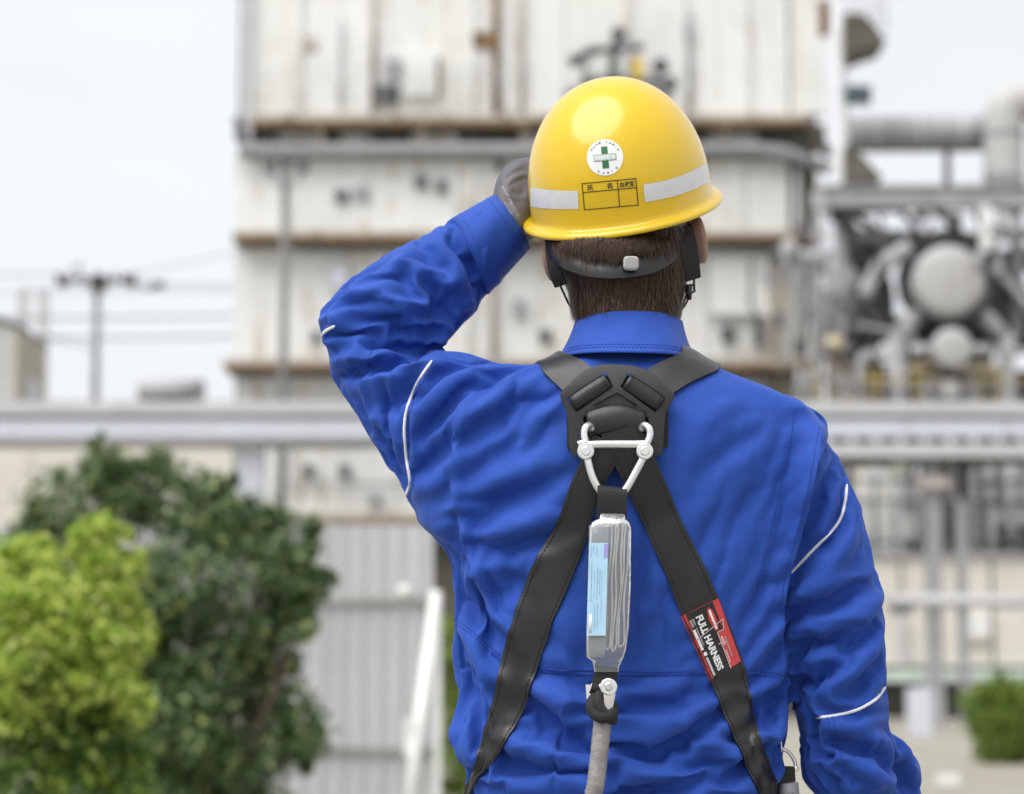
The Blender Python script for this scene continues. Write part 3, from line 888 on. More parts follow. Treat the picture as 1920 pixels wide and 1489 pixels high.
rs = random.Random(12)
dark = [(150, 960, 120, 90, 0.1), (300, 930, 110, 80, 0.2), (70, 1010, 70, 70, 0.2), (420, 990, 110, 80, 0.1), (520, 1040, 80, 80, 0.0), (560, 1100, 60, 60, -0.1), (360, 1080, 130, 90, -0.2), (250, 1130, 120, 100, -0.2),
        (470, 1180, 110, 90, 0.0), (540, 1150, 60, 60, 0.1), (380, 1260, 120, 90, -0.1), (500, 1300, 80, 60, 0.1), (560, 1360, 66, 56, 0.1), (300, 1330, 130, 110, -0.2), (420, 1400, 130, 90, 0), (560, 1400, 52, 40, 0.0),
        (200, 1250, 140, 120, 0.0), (280, 1480, 170, 90, 0), (440, 1500, 120, 90, 0.0), (120, 1150, 100, 100, 0.2), (220, 880, 46, 40, 0.1), (180, 850, 16, 34, 0.1), (400, 920, 40, 36, 0), (590, 1090, 40, 36, 0), (480, 985, 50, 40, 0.1), (330, 1560, 220, 80, 0)]
shrub('evergreen_shrub', 'large dark green evergreen shrub with glossy leaves in front of the grey fence', 'shrub', dark, 9.5, 42000, 0.052, m_leaf_dark, 2, 0.025)
light_low = [(90, 1330, 130, 110, 0.0), (60, 1440, 130, 90, 0), (200, 1390, 90, 90, 0.1), (170, 1480, 110, 80, 0), (20, 1250, 90, 100, 0.1), (140, 1230, 110, 80, 0.1)]
light_top = [(-10, 1110, 90, 90, 0), (40, 1180, 110, 90, -0.1), (255, 1060, 26, 30, 0), (265, 1190, 34, 40, 0), (60, 1040, 60, 30, 0), (40, 1120, 80, 90, 0), (110, 1140, 90, 80, -0.1), (180, 1030, 56, 54, 0), (190, 1090, 70, 70, 0), (20, 1060, 50, 50, 0.1), (90, 1070, 44, 36, 0), (150, 1200, 110, 70, -0.1), (225, 1200, 55, 56, 0), (60, 1230, 100, 70, -0.15), (200, 1280, 80, 44, -0.1), (235, 1130, 30, 40, 0), (180, 990, 40, 20, 0), (30, 1330, 80, 50, -0.15), (130, 1300, 70, 36, -0.15), (250, 1330, 40, 30, -0.1)]
shrub('yellow_green_shrub', 'bright yellow green shrub with young top growth before the dark shrub', 'shrub', light_low, 6.5, 13000, 0.042, m_leaf_mid, 5, 0.018, 0.46, (light_top, 12500, 0.046, m_leaf_young))
shrub('hedge_bush', 'rounded green bush standing on the yard at the right edge', 'bush', [(1880, 1340, 66, 66, 0), (1846, 1345, 46, 56, 0), (1910, 1310, 50, 44, 0), (1930, 1390, 60, 50, 0), (1880, 1400, 50, 40, 0), (1960, 1330, 60, 60, 0), (1980, 1400, 60, 50, 0)], 25.0, 8000, 0.075, m_leaf_bush, 9, 0.03)
shrub('fence_bush', 'sunlit green bush seen in the gap between white prop and blue jacket', 'bush', [(850, 1230, 40, 60, 0), (870, 1320, 60, 70, 0), (860, 1420, 60, 70, 0), (900, 1250, 50, 60, 0), (940, 1350, 70, 90, 0), (870, 1500, 60, 50, 0)], 17.5, 6000, 0.07, m_leaf_bush, 14, 0.025)

# ================================================================ the worker
def ring_loft(st, n=36, k=5, e=2.25):
    """st rows: Ax, Ay, Bx, By (silhouette pixels on both sides), Yc depth of the axis, hd half depth"""
    Q = spline(np.array(st, float), k)
    t = np.arange(n) / n * 2 * math.pi
    ct = np.sign(np.cos(t)) * np.abs(np.cos(t)) ** (2 / e)
    sn = np.sign(np.sin(t)) * np.abs(np.sin(t)) ** (2 / e)
    V = []
    for q in Q:
        a, b = W(q[0], q[1], q[4]), W(q[2], q[3], q[4])
        c, u = (a + b) / 2, (b - a) / 2
        V.append(c + ct[:, None] * u + sn[:, None] * np.array([0, q[5], 0]))
    m = len(Q)
    V = np.concatenate(V)
    F = [[i * n + k_, i * n + (k_ + 1) % n, (i + 1) * n + (k_ + 1) % n, (i + 1) * n + k_] for i in range(m - 1) for k_ in range(n)]
    c0, c1 = V[:n].mean(0), V[-n:].mean(0)
    V = np.concatenate([V, [c0, c1]])
    F += [[m * n, (k_ + 1) % n, k_] for k_ in range(n)] + [[m * n + 1, (m - 1) * n + k_, (m - 1) * n + (k_ + 1) % n] for k_ in range(n)]
    return V, F


def remesh(parts, voxel, smooth=0):
    mb = MB()
    for V, F in parts: mb.add(V, F)
    o = mb.build('tmp_union', None)
    bm = bmesh.new(); bm.from_mesh(o.data)
    bmesh.ops.recalc_face_normals(bm, faces=bm.faces); bm.to_mesh(o.data); bm.free()
    md = o.modifiers.new('r', 'REMESH')
    md.mode = 'VOXEL'
    md.voxel_size = voxel
    dg = bpy.context.evaluated_depsgraph_get()
    dg.update()
    me = o.evaluated_get(dg).to_mesh()
    nv, nf = len(me.vertices), len(me.polygons)
    V = np.empty(nv * 3); me.vertices.foreach_get('co', V); V = V.reshape(-1, 3)
    lt = np.empty(nf, int); me.polygons.foreach_get('loop_total', lt)
    vi = np.empty(len(me.loops), int); me.loops.foreach_get('vertex_index', vi)
    assert (lt == 4).all()
    F = vi.reshape(-1, 4)
    o.evaluated_get(dg).to_mesh_clear()
    me0 = o.data
    bpy.data.objects.remove(o); bpy.data.meshes.remove(me0)
    for _ in range(smooth): V = relax(V, F, 0.6)
    return V, F


def edges_of(F):
    E = np.concatenate([F[:, [0, 1]], F[:, [1, 2]], F[:, [2, 3]], F[:, [3, 0]]])
    return np.concatenate([E, E[:, ::-1]])


def relax(V, F, a=0.5, mask=None):
    E = edges_of(F)
    cnt = np.bincount(E[:, 0], minlength=len(V)).astype(float)
    A = np.stack([np.bincount(E[:, 0], V[E[:, 1], k], minlength=len(V)) for k in range(3)], 1) / np.maximum(cnt, 1)[:, None]
    D = (A - V) * a
    if mask is not None: D *= mask[:, None]
    return V + D


def normals_of(V, F):
    n = np.cross(V[F[:, 2]] - V[F[:, 0]], V[F[:, 3]] - V[F[:, 1]])
    N = np.zeros_like(V)
    for k in range(4):
        for c in range(3): N[:, c] += np.bincount(F[:, k], n[:, c], minlength=len(V))
    return N / (np.linalg.norm(N, axis=1)[:, None] + 1e-12)


def upside(seg, ln):
    """is the left of travel the upper side of the fold"""
    d = (seg * ln[:, None]).sum(0)
    return d[0] > 0


def stroke_field(PX, pts, w, amp, kind):
    """height of one fold. 'r' round ridge or valley; 's' lapped fold: high on the left of travel, sharp drop on the right"""
    L = spline(np.array(pts, float), 6) if len(pts) > 2 else np.linspace(pts[0], pts[1], 5)
    lo, hi = L.min(0) - 3.2 * w, L.max(0) + 3.2 * w
    idx = np.where(((PX > lo) & (PX < hi)).all(1))[0]
    P = PX[idx]
    seg = L[1:] - L[:-1]
    ln = np.linalg.norm(seg, axis=1)
    cum = np.concatenate([[0], np.cumsum(ln)])
    best = np.full(len(P), 1e9); sp = np.zeros(len(P)); sd = np.zeros(len(P))
    for i in range(len(seg)):
        t = np.clip(((P - L[i]) @ seg[i]) / (ln[i] ** 2 + 1e-9), 0, 1)
        q = P - (L[i] + t[:, None] * seg[i])
        d = np.linalg.norm(q, axis=1)
        m = d < best
        best[m] = d[m]; sp[m] = (cum[i] + t[m] * ln[i]) / cum[-1]
        # image y runs down: positive = left of travel
        sd[m] = (-(seg[i][0] * q[m, 1] - seg[i][1] * q[m, 0])) / (ln[i] + 1e-9)
    tp = np.clip(np.minimum(sp, 1 - sp) / 0.34, 0, 1)
    tp = tp * tp * (3 - 2 * tp)
    sgn = np.sign(sd) * best
    if kind == 'r' and amp > 0:      # crest: soft on the upper side, steep below
        up_ = np.where(upside(seg, ln), 1.0, -1.0)
        x = sgn * up_
        h = np.where(x > 0, np.exp(-(np.sqrt(x * x + 4) / (1.25 * w)) ** 1.35), np.exp(-(np.sqrt(x * x + 4) / (0.72 * w)) ** 1.6))
    elif kind == 'r':                # hollow: narrow floor
        h = np.exp(-(np.sqrt(best * best + 3) / (0.8 * w)) ** 1.5)
    elif kind == 'v':                # crisp crease
        h = np.exp(-np.abs(best / w) ** 1.2)
    else:
        up = 1 / (1 + np.exp(-np.clip(sgn / 1.8, -30, 30)))
        h = up * np.exp(-(np.maximum(sgn, 0) / (1.7 * w)) ** 1.5) - 0.45 * (1 - up) * np.exp(-(np.minimum(sgn, 0) / w) ** 2)
        h = np.where(best > 3.1 * w, 0, h)
    return idx, amp * 0.001 * h * tp


JACKET_TORSO = [
    (1060, 655, 1295, 655, 0.005, 0.062), (1032, 678, 1322, 680, 0.005, 0.075), (965, 700, 1392, 712, 0.005, 0.090),
    (915, 735, 1462, 750, 0.005, 0.103), (885, 790, 1512, 800, 0.005, 0.113), (868, 870, 1528, 880, 0.006, 0.119),
    (860, 960, 1512, 960, 0.008, 0.121), (856, 1060, 1492, 1050, 0.010, 0.120), (855, 1160, 1476, 1150, 0.012, 0.117),
    (859, 1260, 1468, 1260, 0.014, 0.113), (868, 1350, 1462, 1350, 0.014, 0.115), (877, 1440, 1458, 1440, 0.014, 0.118),
    (888, 1530, 1456, 1530, 0.014, 0.121), (884, 1640, 1470, 1640, 0.014, 0.124), (886, 1700, 1474, 1700, 0.014, 0.124)]
JACKET_UPPER_ARM = [
    (1060, 720, 985, 1130, 0.005, 0.090), (1000, 690, 905, 1092, 0.008, 0.088), (930, 684, 846, 1052, 0.012, 0.086),
    (880, 672, 800, 990, 0.022, 0.080), (835, 666, 752, 915, 0.034, 0.074), (786, 652, 712, 845, 0.046, 0.068),
    (740, 640, 676, 780, 0.056, 0.062), (690, 622, 640, 730, 0.062, 0.054), (650, 612, 618, 690, 0.066, 0.042)]
JACKET_FOREARM = [
    (612, 640, 640, 716, 0.062, 0.036), (596, 602, 668, 716, 0.064, 0.050), (622, 566, 722, 702, 0.068, 0.056), (668, 522, 790, 676, 0.075, 0.058),
    (722, 484, 838, 636, 0.083, 0.057), (786, 448, 872, 596, 0.091, 0.053), (850, 413, 926, 536, 0.099, 0.048),
    (892, 388, 962, 494, 0.104, 0.046), (926, 372, 990, 460, 0.108, 0.044)]
JACKET_RIGHT_ARM = [
    (1400, 770, 1478, 752, 0.010, 0.060), (1420, 860, 1528, 802, 0.010, 0.078), (1440, 940, 1572, 880, 0.010, 0.080),
    (1456, 1010, 1610, 970, 0.012, 0.080), (1466, 1100, 1636, 1070, 0.014, 0.078), (1474, 1190, 1650, 1170, 0.016, 0.076),
    (1488, 1270, 1654, 1260, 0.018, 0.073), (1500, 1340, 1658, 1330, 0.022, 0.072), (1518, 1420, 1662, 1400, 0.030, 0.070),
    (1546, 1500, 1664, 1470, 0.044, 0.068), (1560, 1560, 1668, 1520, 0.060, 0.056)]
JACKET_RIGHT_FOREARM = [
    (1545, 1420, 1640, 1370, 0.050, 0.050), (1566, 1488, 1690, 1402, 0.085, 0.062), (1590, 1555, 1722, 1485, 0.130, 0.060),
    (1600, 1630, 1730, 1570, 0.190, 0.054), (1606, 1690, 1722, 1640, 0.245, 0.048), (1612, 1735, 1712, 1695, 0.290, 0.042)]

# folds seen in the cloth: (points, half width px, height mm, profile)
FOLDS = [
    # forearm of the raised sleeve
    ([(842, 418), (853, 462), (884, 512), (930, 560)], 9, -4, 'v'),
    ([(866, 470), (890, 512), (915, 560), (925, 590)], 14, -9, 'r'),
    ([(850, 470), (866, 516), (838, 540), (812, 556)], 14, 8, 'r'),
    ([(884, 500), (915, 530), (945, 520)], 13, 4, 'r'),
    ([(770, 492), (776, 522), (786, 556), (800, 596), (832, 632)], 13, 10, 's'),
    ([(800, 520), (812, 556), (826, 590), (850, 606)], 20, -9, 'r'),
    ([(795, 462), (765, 484), (740, 530), (756, 580)], 16, 5, 'r'),
    ([(806, 452), (762, 483), (706, 512), (644, 560), (640, 596)], 8, 4, 's'),
    ([(640, 574), (694, 570), (750, 602), (800, 644)], 18, 9, 's'),
    ([(664, 590), (712, 606), (760, 636), (800, 652)], 16, -8, 'r'),
    ([(650, 612), (700, 622), (760, 640), (826, 646)], 15, 9, 's'),
    ([(668, 640), (740, 652), (800, 656), (832, 656)], 10, -7, 'r'),
    ([(612, 712), (680, 694), (740, 678), (815, 656)], 17, -15, 'v'),
    ([(622, 686), (690, 672), (760, 658)], 18, 9, 'r'),
    ([(660, 640), (672, 664), (692, 690)], 12, 4, 's'),
    ([(606, 590), (640, 600), (680, 604)], 16, 5, 'r'),
    ([(700, 540), (745, 560), (772, 590)], 14, 5, 'r'),
    ([(720, 630), (770, 622), (815, 634)], 10, -5, 'r'),
    ([(860, 560), (880, 578), (892, 600)], 12, 5, 'r'),
    ([(775, 500), (760, 540), (775, 572)], 14, -5, 'r'),
    ([(930, 400), (955, 440), (972, 470)], 14, 2.5, 'r'),
    # upper arm and side
    ([(640, 735), (720, 708), (790, 690), (815, 676)], 22, 7, 'r'),
    ([(690, 770), (750, 752), (790, 716)], 18, -4, 'r'),
    ([(842, 682), (812, 706), (786, 744)], 13, 6, 'r'),
    ([(826, 700), (800, 735), (780, 780)], 10, -4, 'r'),
    ([(893, 690), (850, 726), (800, 770), (780, 816)], 15, 7, 'r'),
    ([(872, 728), (830, 770), (806, 810)], 14, -6, 'r'),
    ([(900, 716), (880, 770), (862, 830)], 20, 5, 'r'),
    ([(960, 696), (936, 716), (922, 742)], 14, -12, 'r'),
    ([(948, 740), (925, 758), (905, 752)], 13, 6, 'r'),
    ([(985, 694), (962, 716), (945, 752), (925, 790)], 15, 8, 'r'),
    ([(1000, 722), (1012, 745), (1046, 752)], 12, -9, 'r'),
    ([(996, 768), (1024, 776), (1052, 764)], 12, 7, 'r'),
    ([(960, 710), (1000, 735), (1040, 730)], 14, 5, 'r'),
    ([(830, 840), (800, 870), (775, 890)], 18, -6, 'r'),
    ([(842, 900), (800, 916), (768, 915)], 15, 4, 'r'),
    ([(700, 800), (740, 870), (770, 940)], 18, -3, 'r'),
    ([(720, 760), (745, 800), (755, 870)], 16, 3, 'r'),
    ([(775, 955), (810, 985), (850, 1010)], 18, 4, 'r'),
    ([(780, 990), (830, 1030), (880, 1060)], 14, -3, 'r'),
    # back, left of the straps
    ([(1058, 958), (1010, 982), (950, 1000), (880, 1008)], 17, 9, 'r'),
    ([(1060, 1000), (1000, 1016), (930, 1030)], 16, -8, 'r'),
    ([(1050, 905), (980, 925), (900, 948)], 24, -6, 'r'),
    ([(1080, 850), (1010, 880), (930, 910), (870, 925)], 20, 5, 'r'),
    ([(960, 1060), (910, 1075), (870, 1100)], 24, 5, 'r'),
    ([(1000, 1080), (940, 1110), (890, 1150)], 24, -5, 'r'),
    ([(900, 1100), (905, 1160), (930, 1230)], 26, -5, 'r'),
    ([(846, 1164), (880, 1206), (905, 1262), (918, 1310)], 18, 7, 's'),
    ([(855, 1240), (880, 1290), (895, 1350)], 18, -6, 'r'),
    ([(866, 1330), (880, 1390), (888, 1450)], 16, 7, 'r'),
    ([(860, 1100), (870, 1130), (900, 1170)], 15, -5, 'r'),
    ([(1020, 1150), (1060, 1180), (1080, 1240)], 22, 4, 'r'),
    ([(1000, 1225), (1050, 1245), (1090, 1248)], 16, 3, 'r'),
    # waist, under the seam
    ([(985, 1290), (1040, 1334), (1100, 1374)], 15, 9, 's'),
    ([(975, 1318), (1030, 1362), (1100, 1400), (1160, 1408)], 14, -8, 'r'),
    ([(1000, 1300), (1060, 1310), (1110, 1330)], 18, 6, 'r'),
    ([(940, 1420), (985, 1400), (1040, 1412), (1090, 1440)], 16, 8, 'r'),
    ([(930, 1450), (970, 1440), (1020, 1460)], 14, -7, 'r'),
    ([(975, 1372), (1020, 1384), (1070, 1415)], 12, -6, 'r'),
    ([(1150, 1380), (1230, 1392), (1290, 1362), (1345, 1318)], 16, 10, 's'),
    ([(1150, 1410), (1236, 1414), (1300, 1380), (1345, 1345)], 12, -10, 'r'),
    ([(1130, 1350), (1200, 1358), (1280, 1330)], 20, 5, 'r'),
    ([(1290, 1412), (1326, 1388), (1350, 1410), (1384, 1446)], 14, 9, 'r'),
    ([(1300, 1440), (1335, 1418), (1360, 1440)], 12, -8, 'r'),
    ([(1150, 1440), (1210, 1450), (1280, 1440)], 22, 6, 'r'),
    ([(1140, 1470), (1200, 1486), (1280, 1478)], 16, -5, 'r'),
    ([(1180, 1290), (1240, 1300), (1300, 1290)], 20, 4, 'r'),
    ([(1190, 1320), (1240, 1330), (1310, 1300)], 14, -4, 'r'),
    ([(1400, 1330), (1430, 1310), (1468, 1300)], 14, -6, 'r'),
    ([(1410, 1300), (1440, 1286), (1472, 1278)], 14, 6, 'r'),
    ([(1425, 1400), (1450, 1376), (1470, 1370)], 14, 6, 'r'),
    # right half of the back
    ([(1390, 740), (1320, 800), (1275, 850)], 26, 1.8, 'r'),
    ([(1420, 800), (1350, 860), (1290, 900)], 26, -1.4, 'r'),
    ([(1270, 760), (1290, 830), (1300, 900)], 22, 1.4, 'r'),
    ([(1440, 900), (1390, 960), (1350, 1040)], 30, -1.8, 'r'),
    ([(1350, 950), (1320, 1000), (1310, 1060)], 22, -1.8, 'r'),
    ([(1240, 1060), (1222, 1110), (1215, 1180)], 16, 2.2, 'r'),
    ([(1440, 1060), (1420, 1120), (1400, 1180)], 20, -1.8, 'r'),
    ([(1460, 1150), (1440, 1200), (1425, 1250)], 14, 1.8, 'r'),
    ([(1200, 1040), (1205, 1100), (1200, 1160)], 16, -1.8, 'r'),
    ([(1150, 690), (1165, 700), (1200, 690)], 14, 4, 'r'),
    ([(1468, 1160), (1484, 1071), (1519, 935), (1546, 795), (1540, 770)], 13, 6, 's'),
    ([(853, 780), (849, 850), (849, 919), (864, 986), (890, 1085), (905, 1120)], 12, 5, 's'),
    # right sleeve
    ([(1560, 846), (1536, 890), (1512, 950)], 12, 6, 'r'),
    ([(1570, 872), (1548, 920), (1512, 990)], 10, -6, 'r'),
    ([(1590, 930), (1570, 990), (1520, 1040), (1490, 1066)], 10, -4, 'r'),
    ([(1600, 980), (1576, 1040), (1530, 1096)], 20, 6, 'r'),
    ([(1474, 1146), (1520, 1120), (1560, 1112), (1606, 1080)], 14, 11, 's'),
    ([(1480, 1158), (1530, 1142), (1590, 1128)], 13, -9, 'r'),
    ([(1480, 1190), (1540, 1168), (1600, 1180)], 18, 7, 'r'),
    ([(1478, 1218), (1530, 1208), (1568, 1206), (1590, 1240)], 11, -11, 'r'),
    ([(1638, 1180), (1606, 1220), (1580, 1256), (1510, 1306)], 16, 9, 's'),
    ([(1500, 1240), (1540, 1236), (1568, 1250)], 12, 6, 'r'),
    ([(1640, 1230), (1610, 1272), (1560, 1310)], 14, -6, 'r'),
    ([(1490, 1270), (1520, 1280), (1560, 1262)], 12, -6, 'r'),
    ([(1640, 1100), (1630, 1150), (1610, 1190)], 14, 4, 'r'),
    ([(1540, 1380), (1590, 1376), (1645, 1396)], 14, 7, 's'),
    ([(1530, 1410), (1590, 1402), (1640, 1420)], 14, -6, 'r'),
    ([(1500, 1330), (1530, 1370), (1550, 1430)], 16, -5, 'r'),
    ([(1520, 1350), (1550, 1400), (1570, 1460)], 14, 5, 'r'),
    ([(1600, 1430), (1630, 1450), (1655, 1489)], 16, 6, 'r'),
    ([(1500, 1400), (1520, 1440), (1540, 1489)], 14, 6, 'r'),
    ([(1680, 1420), (1690, 1460), (1712, 1489)], 10, -6, 'r'),
    ([(1672, 1400), (1700, 1430), (1712, 1460)], 9, 5, 'r'),
]

# fine drag lines by region: centre px, radius px, angle (deg, up to the right), length, spacing, height mm
DRAG = [
    (860, 500, 70, 90, -62, 60, 24, 3.5), (720, 600, 110, 80, 8, 80, 26, 6.0), (740, 680, 120, 50, 14, 110, 22, 5.0),
    (800, 780, 80, 110, 48, 100, 24, 3.2), (720, 810, 60, 90, -60, 140, 30, 2.5), (950, 760, 90, 80, 40, 80, 28, 3.2),
    (950, 980, 110, 100, 22, 150, 34, 2.8), (900, 1150, 70, 120, -58, 140, 30, 4.0), (880, 1350, 60, 150, -74, 140, 26, 5.0),
    (1060, 1380, 120, 90, -28, 110, 28, 5.0), (1250, 1390, 150, 90, 22, 120, 28, 5.5), (1180, 1460, 260, 60, 4, 130, 28, 4.5),
    (1430, 1340, 60, 110, 30, 80, 24, 4.5), (1330, 980, 130, 160, 56, 200, 50, 0.7), (1300, 1150, 120, 90, 62, 160, 40, 0.9),
    (1400, 830, 110, 90, 42, 200, 44, 0.6), (1180, 1100, 60, 150, 84, 160, 30, 1.0),
    (1560, 960, 60, 110, 56, 110, 22, 4.0), (1560, 1150, 100, 70, 22, 110, 24, 5.0), (1570, 1260, 100, 60, 36, 100, 24, 5.0),
    (1590, 1420, 90, 80, -12, 100, 24, 5.0), (1520, 1400, 40, 110, -66, 110, 22, 4.5), (1690, 1450, 40, 60, -60, 70, 16, 4.0),
]

# ---------------------------------------------------------------- cloth and skin materials
def fabric(name, c, weave=1.0):
    m = M(name)
    v = m.coords()
    n0 = m.noise(v, 7, 4, 0.6)
    n1 = m.noise(v, 55, 4, 0.6)
    base = m.ramp(n0, [(0.3, tuple(x * 0.93 for x in c)), (0.7, tuple(x * 1.06 for x in c))])
    base = m.mix(0.10, base, m.ramp(n1, [(0.35, tuple(x * 0.6 for x in c)), (0.65, tuple(min(1, x * 1.5) for x in c))]))
    m.color(base)
    m.set(Roughness=0.74, Sheen_Weight=0.10, Sheen_Roughness=0.5)
    m.p.inputs['Specular IOR Level'].default_value = 0.22
    m.p.inputs['Sheen Tint'].default_value = (0.6, 0.7, 1.0, 1)
    w = m.n('TexWave', wave_type='BANDS', bands_direction='DIAGONAL')
    w.inputs['Scale'].default_value = 320
    w.inputs['Distortion'].default_value = 1.2
    w.inputs['Detail'].default_value = 1
    m.l(v, w.inputs['Vector'])
    b0 = m.bump(m.noise(v, 26, 4, 0.5, 0.6), 0.16, 0.005)
    wv = m.n('TexVoronoi', feature='F1', distance='EUCLIDEAN')
    wv.inputs['Scale'].default_value = 34
    wv.inputs['Randomness'].default_value = 1.0
    ds = m.n('VectorMath', operation='MULTIPLY_ADD')
    nzv = m.n('TexNoise'); nzv.inputs['Scale'].default_value = 12; nzv.inputs['Detail'].default_value = 2
    m.l(v, nzv.inputs['Vector'])
    m.l(nzv.outputs['Color'], ds.inputs[0]); ds.inputs[1].default_value = (0.05, 0.05, 0.05); m.l(v, ds.inputs[2])
    m.l(ds.outputs[0], wv.inputs['Vector'])
    b05 = m.bump(wv.outputs['Distance'], 0.13, 0.004, b0)
    b1 = m.bump(m.noise(v, 90, 3, 0.55), 0.24, 0.0016, b05)
    m.bump(w.outputs['Fac'], 0.16 * weave, 0.0004, b1)
    return m.m


BLUE = (0.020, 0.070, 0.36)
m_jacket = fabric('blue_twill', BLUE)
m_trouser = fabric('blue_twill_trousers', (0.015, 0.055, 0.33))
m_piping = plain('white_piping', (0.72, 0.74, 0.78), 0.45, vary=0.08, scale=60)
m_thread = plain('blue_thread', (0.012, 0.035, 0.28), 0.7, scale=80)


def skin_mat():
    m = M('skin')
    v = m.coords()
    a = m.noise(v, 22, 5, 0.6)
    m.color(m.ramp(a, [(0.3, (0.42, 0.25, 0.19)), (0.7, (0.54, 0.35, 0.28))]))
    m.set(Roughness=0.5, Specular_IOR_Level=0.4)
    m.bump(m.noise(v, 160, 3), 0.15, 0.001)
    return m.m


m_skin = skin_mat()

# ---------------------------------------------------------------- body: one continuous surface from head to feet
HEAD_C = W(1163, 425, 0.045)


def head_pose():
    return Matrix.Rotation(R(-5.5), 3, 'Y') @ Matrix.Rotation(R(-9), 3, 'Z') @ Matrix.Rotation(R(13), 3, 'X')


HP = np.array(head_pose())


def HL(p):
    """head space (x to his right, y forward, z up; origin at ear level) -> world"""
    return HEAD_C + (HP @ np.asarray(p, float).reshape(-1, 3).T).T


def headpart(c, r, **k):
    V, F = ball(c, r, **k)
    return HL(V), F


body_parts = [
    headpart((0, 0.000, 0.045), (0.081, 0.097, 0.098)),          # skull
    headpart((0, 0.035, -0.030), (0.068, 0.068, 0.088)),         # face and jaw
    headpart((0, 0.070, -0.095), (0.030, 0.026, 0.020)),         # chin
    headpart((0, 0.104, -0.020), (0.013, 0.018, 0.026)),         # nose
    headpart((0, 0.092, -0.060), (0.024, 0.014, 0.006)),         # lips
    headpart((0, 0.090, 0.030), (0.052, 0.016, 0.010)),          # brow
    headpart((0.034, 0.070, -0.022), (0.022, 0.026, 0.020)),
    headpart((-0.034, 0.070, -0.022), (0.022, 0.026, 0.020)),
    headpart((0, -0.030, -0.040), (0.070, 0.058, 0.062)),        # nape
]
body_parts.append(ring_loft([(1075, 520, 1280, 520, 0.045, 0.058), (1078, 570, 1275, 565, 0.030, 0.058), (1085, 630, 1268, 630, 0.018, 0.058),
                             (1060, 700, 1290, 705, 0.008, 0.066), (960, 780, 1430, 790, 0.008, 0.070), (905, 900, 1470, 900, 0.008, 0.085),
                             (910, 1100, 1420, 1100, 0.012, 0.082), (920, 1300, 1410, 1300, 0.014, 0.076), (920, 1450, 1410, 1450, 0.014, 0.080), (925, 1600, 1420, 1600, 0.014, 0.084)]))


def wtube(P, r, n=16, k=5):
    Q = spline(np.array([list(p) + [q] for p, q in zip(P, r)]), k)
    return tube(Q[:, :3], Q[:, 3], n, True, False, None, (0.02, 1, 0.03))


body_parts.append(wtube([W(960, 800, 0.01), W(800, 760, 0.03), W(672, 650, 0.064)], [0.046, 0.026, 0.020]))
body_parts.append(wtube([W(672, 650, 0.064), W(790, 560, 0.085), W(962, 416, 0.108)], [0.020, 0.021, 0.021]))
body_parts.append(wtube([W(1460, 830, 0.01), W(1545, 1060, 0.012), W(1590, 1440, 0.04)], [0.045, 0.034, 0.026]))
body_parts.append(wtube([W(1590, 1440, 0.04), W(1650, 1590, 0.17), W(1664, 1720, 0.30)], [0.028, 0.028, 0.024]))
LEGS = []
for hx, kx, fx in ((1030, 1010, 1000), (1310, 1330, 1345)):
    hip, knee = W(hx, 1600, 0.014), W(kx, 2400, 0.03)
    x_ = knee[0]
    hip = np.array([hip[0], 0.014, 0.90]); knee = np.array([x_, 0.035, 0.49]); ank = np.array([x_, 0.0, 0.09]); toe = np.array([x_ + (0.02 if hx > 1100 else -0.02), 0.17, 0.035])
    LEGS.append((hip, knee, ank, toe))
    body_parts.append(wtube([hip, (hip + knee) / 2, knee, (knee + ank) / 2 + np.array([0, -0.015, 0.05]), ank], [0.085, 0.074, 0.055, 0.052, 0.036]))
    body_parts.append(wtube([ank + np.array([0, -0.03, -0.035]), ank + np.array([0, 0.06, -0.04]), toe], [0.034, 0.035, 0.026]))
V, F = remesh(body_parts, 0.006, 3)
person = mk('person', V, F, m_skin, None, True, origin=(HEAD_C[0], 0.0, 0.0))
tag(person, 'worker in blue jacket seen from behind, raising one arm to shade his eyes', 'person')
PC = np.array([HEAD_C[0], 0.0, 0.0])


def ear(side):
    """outer ear as a cupped shell in head space"""
    V, F = [], []
    nu, nv = 22, 7
    for i in range(nu):
        a = 2 * math.pi * i / nu
        rr = 1 + 0.12 * math.cos(a - 0.8)
        for j in range(nv):
            q = j / (nv - 1)
            prof = [0.0, 0.35, 0.62, 0.86, 1.0, 0.97, 0.80][j]
            lift = [0.002, 0.004, 0.009, 0.0125, 0.010, 0.005, 0.0][j]
            y = math.cos(a) * 0.0175 * prof * rr
            z = math.sin(a) * 0.028 * prof * rr
            tilt = -0.45 * (y) + 0.010 * (y < 0) * prof
            V.append((side * ((0.076 if side > 0 else 0.070) + lift + tilt * 0.9), -0.002 + y, -0.030 + z))
    for i in range(nu):
        for j in range(nv - 1):
            a_, b_ = i * nv + j, ((i + 1) % nu) * nv + j
            q = [a_, b_, b_ + 1, a_ + 1]
            F.append(q if side > 0 else q[::-1])
    return HL(V), F


for sd in (1, -1):
    V, F = ear(sd)
    mk('ear', V, F, m_skin, person)
for sd in (1, -1):
    V, F = headpart((0.031 * sd, 0.080, 0.006), (0.012, 0.012, 0.012))
    mk('eye', V, F, plain('eye_white', (0.8, 0.78, 0.75), 0.2), person)

# ---------------------------------------------------------------- jacket
JV, JF = remesh([ring_loft(JACKET_TORSO, 48), ring_loft(JACKET_UPPER_ARM), ring_loft(JACKET_FOREARM), ring_loft(JACKET_RIGHT_ARM), ring_loft(JACKET_RIGHT_FOREARM)], 0.0095, 0)
for _ in range(2): JV = relax(JV, JF, 0.6)


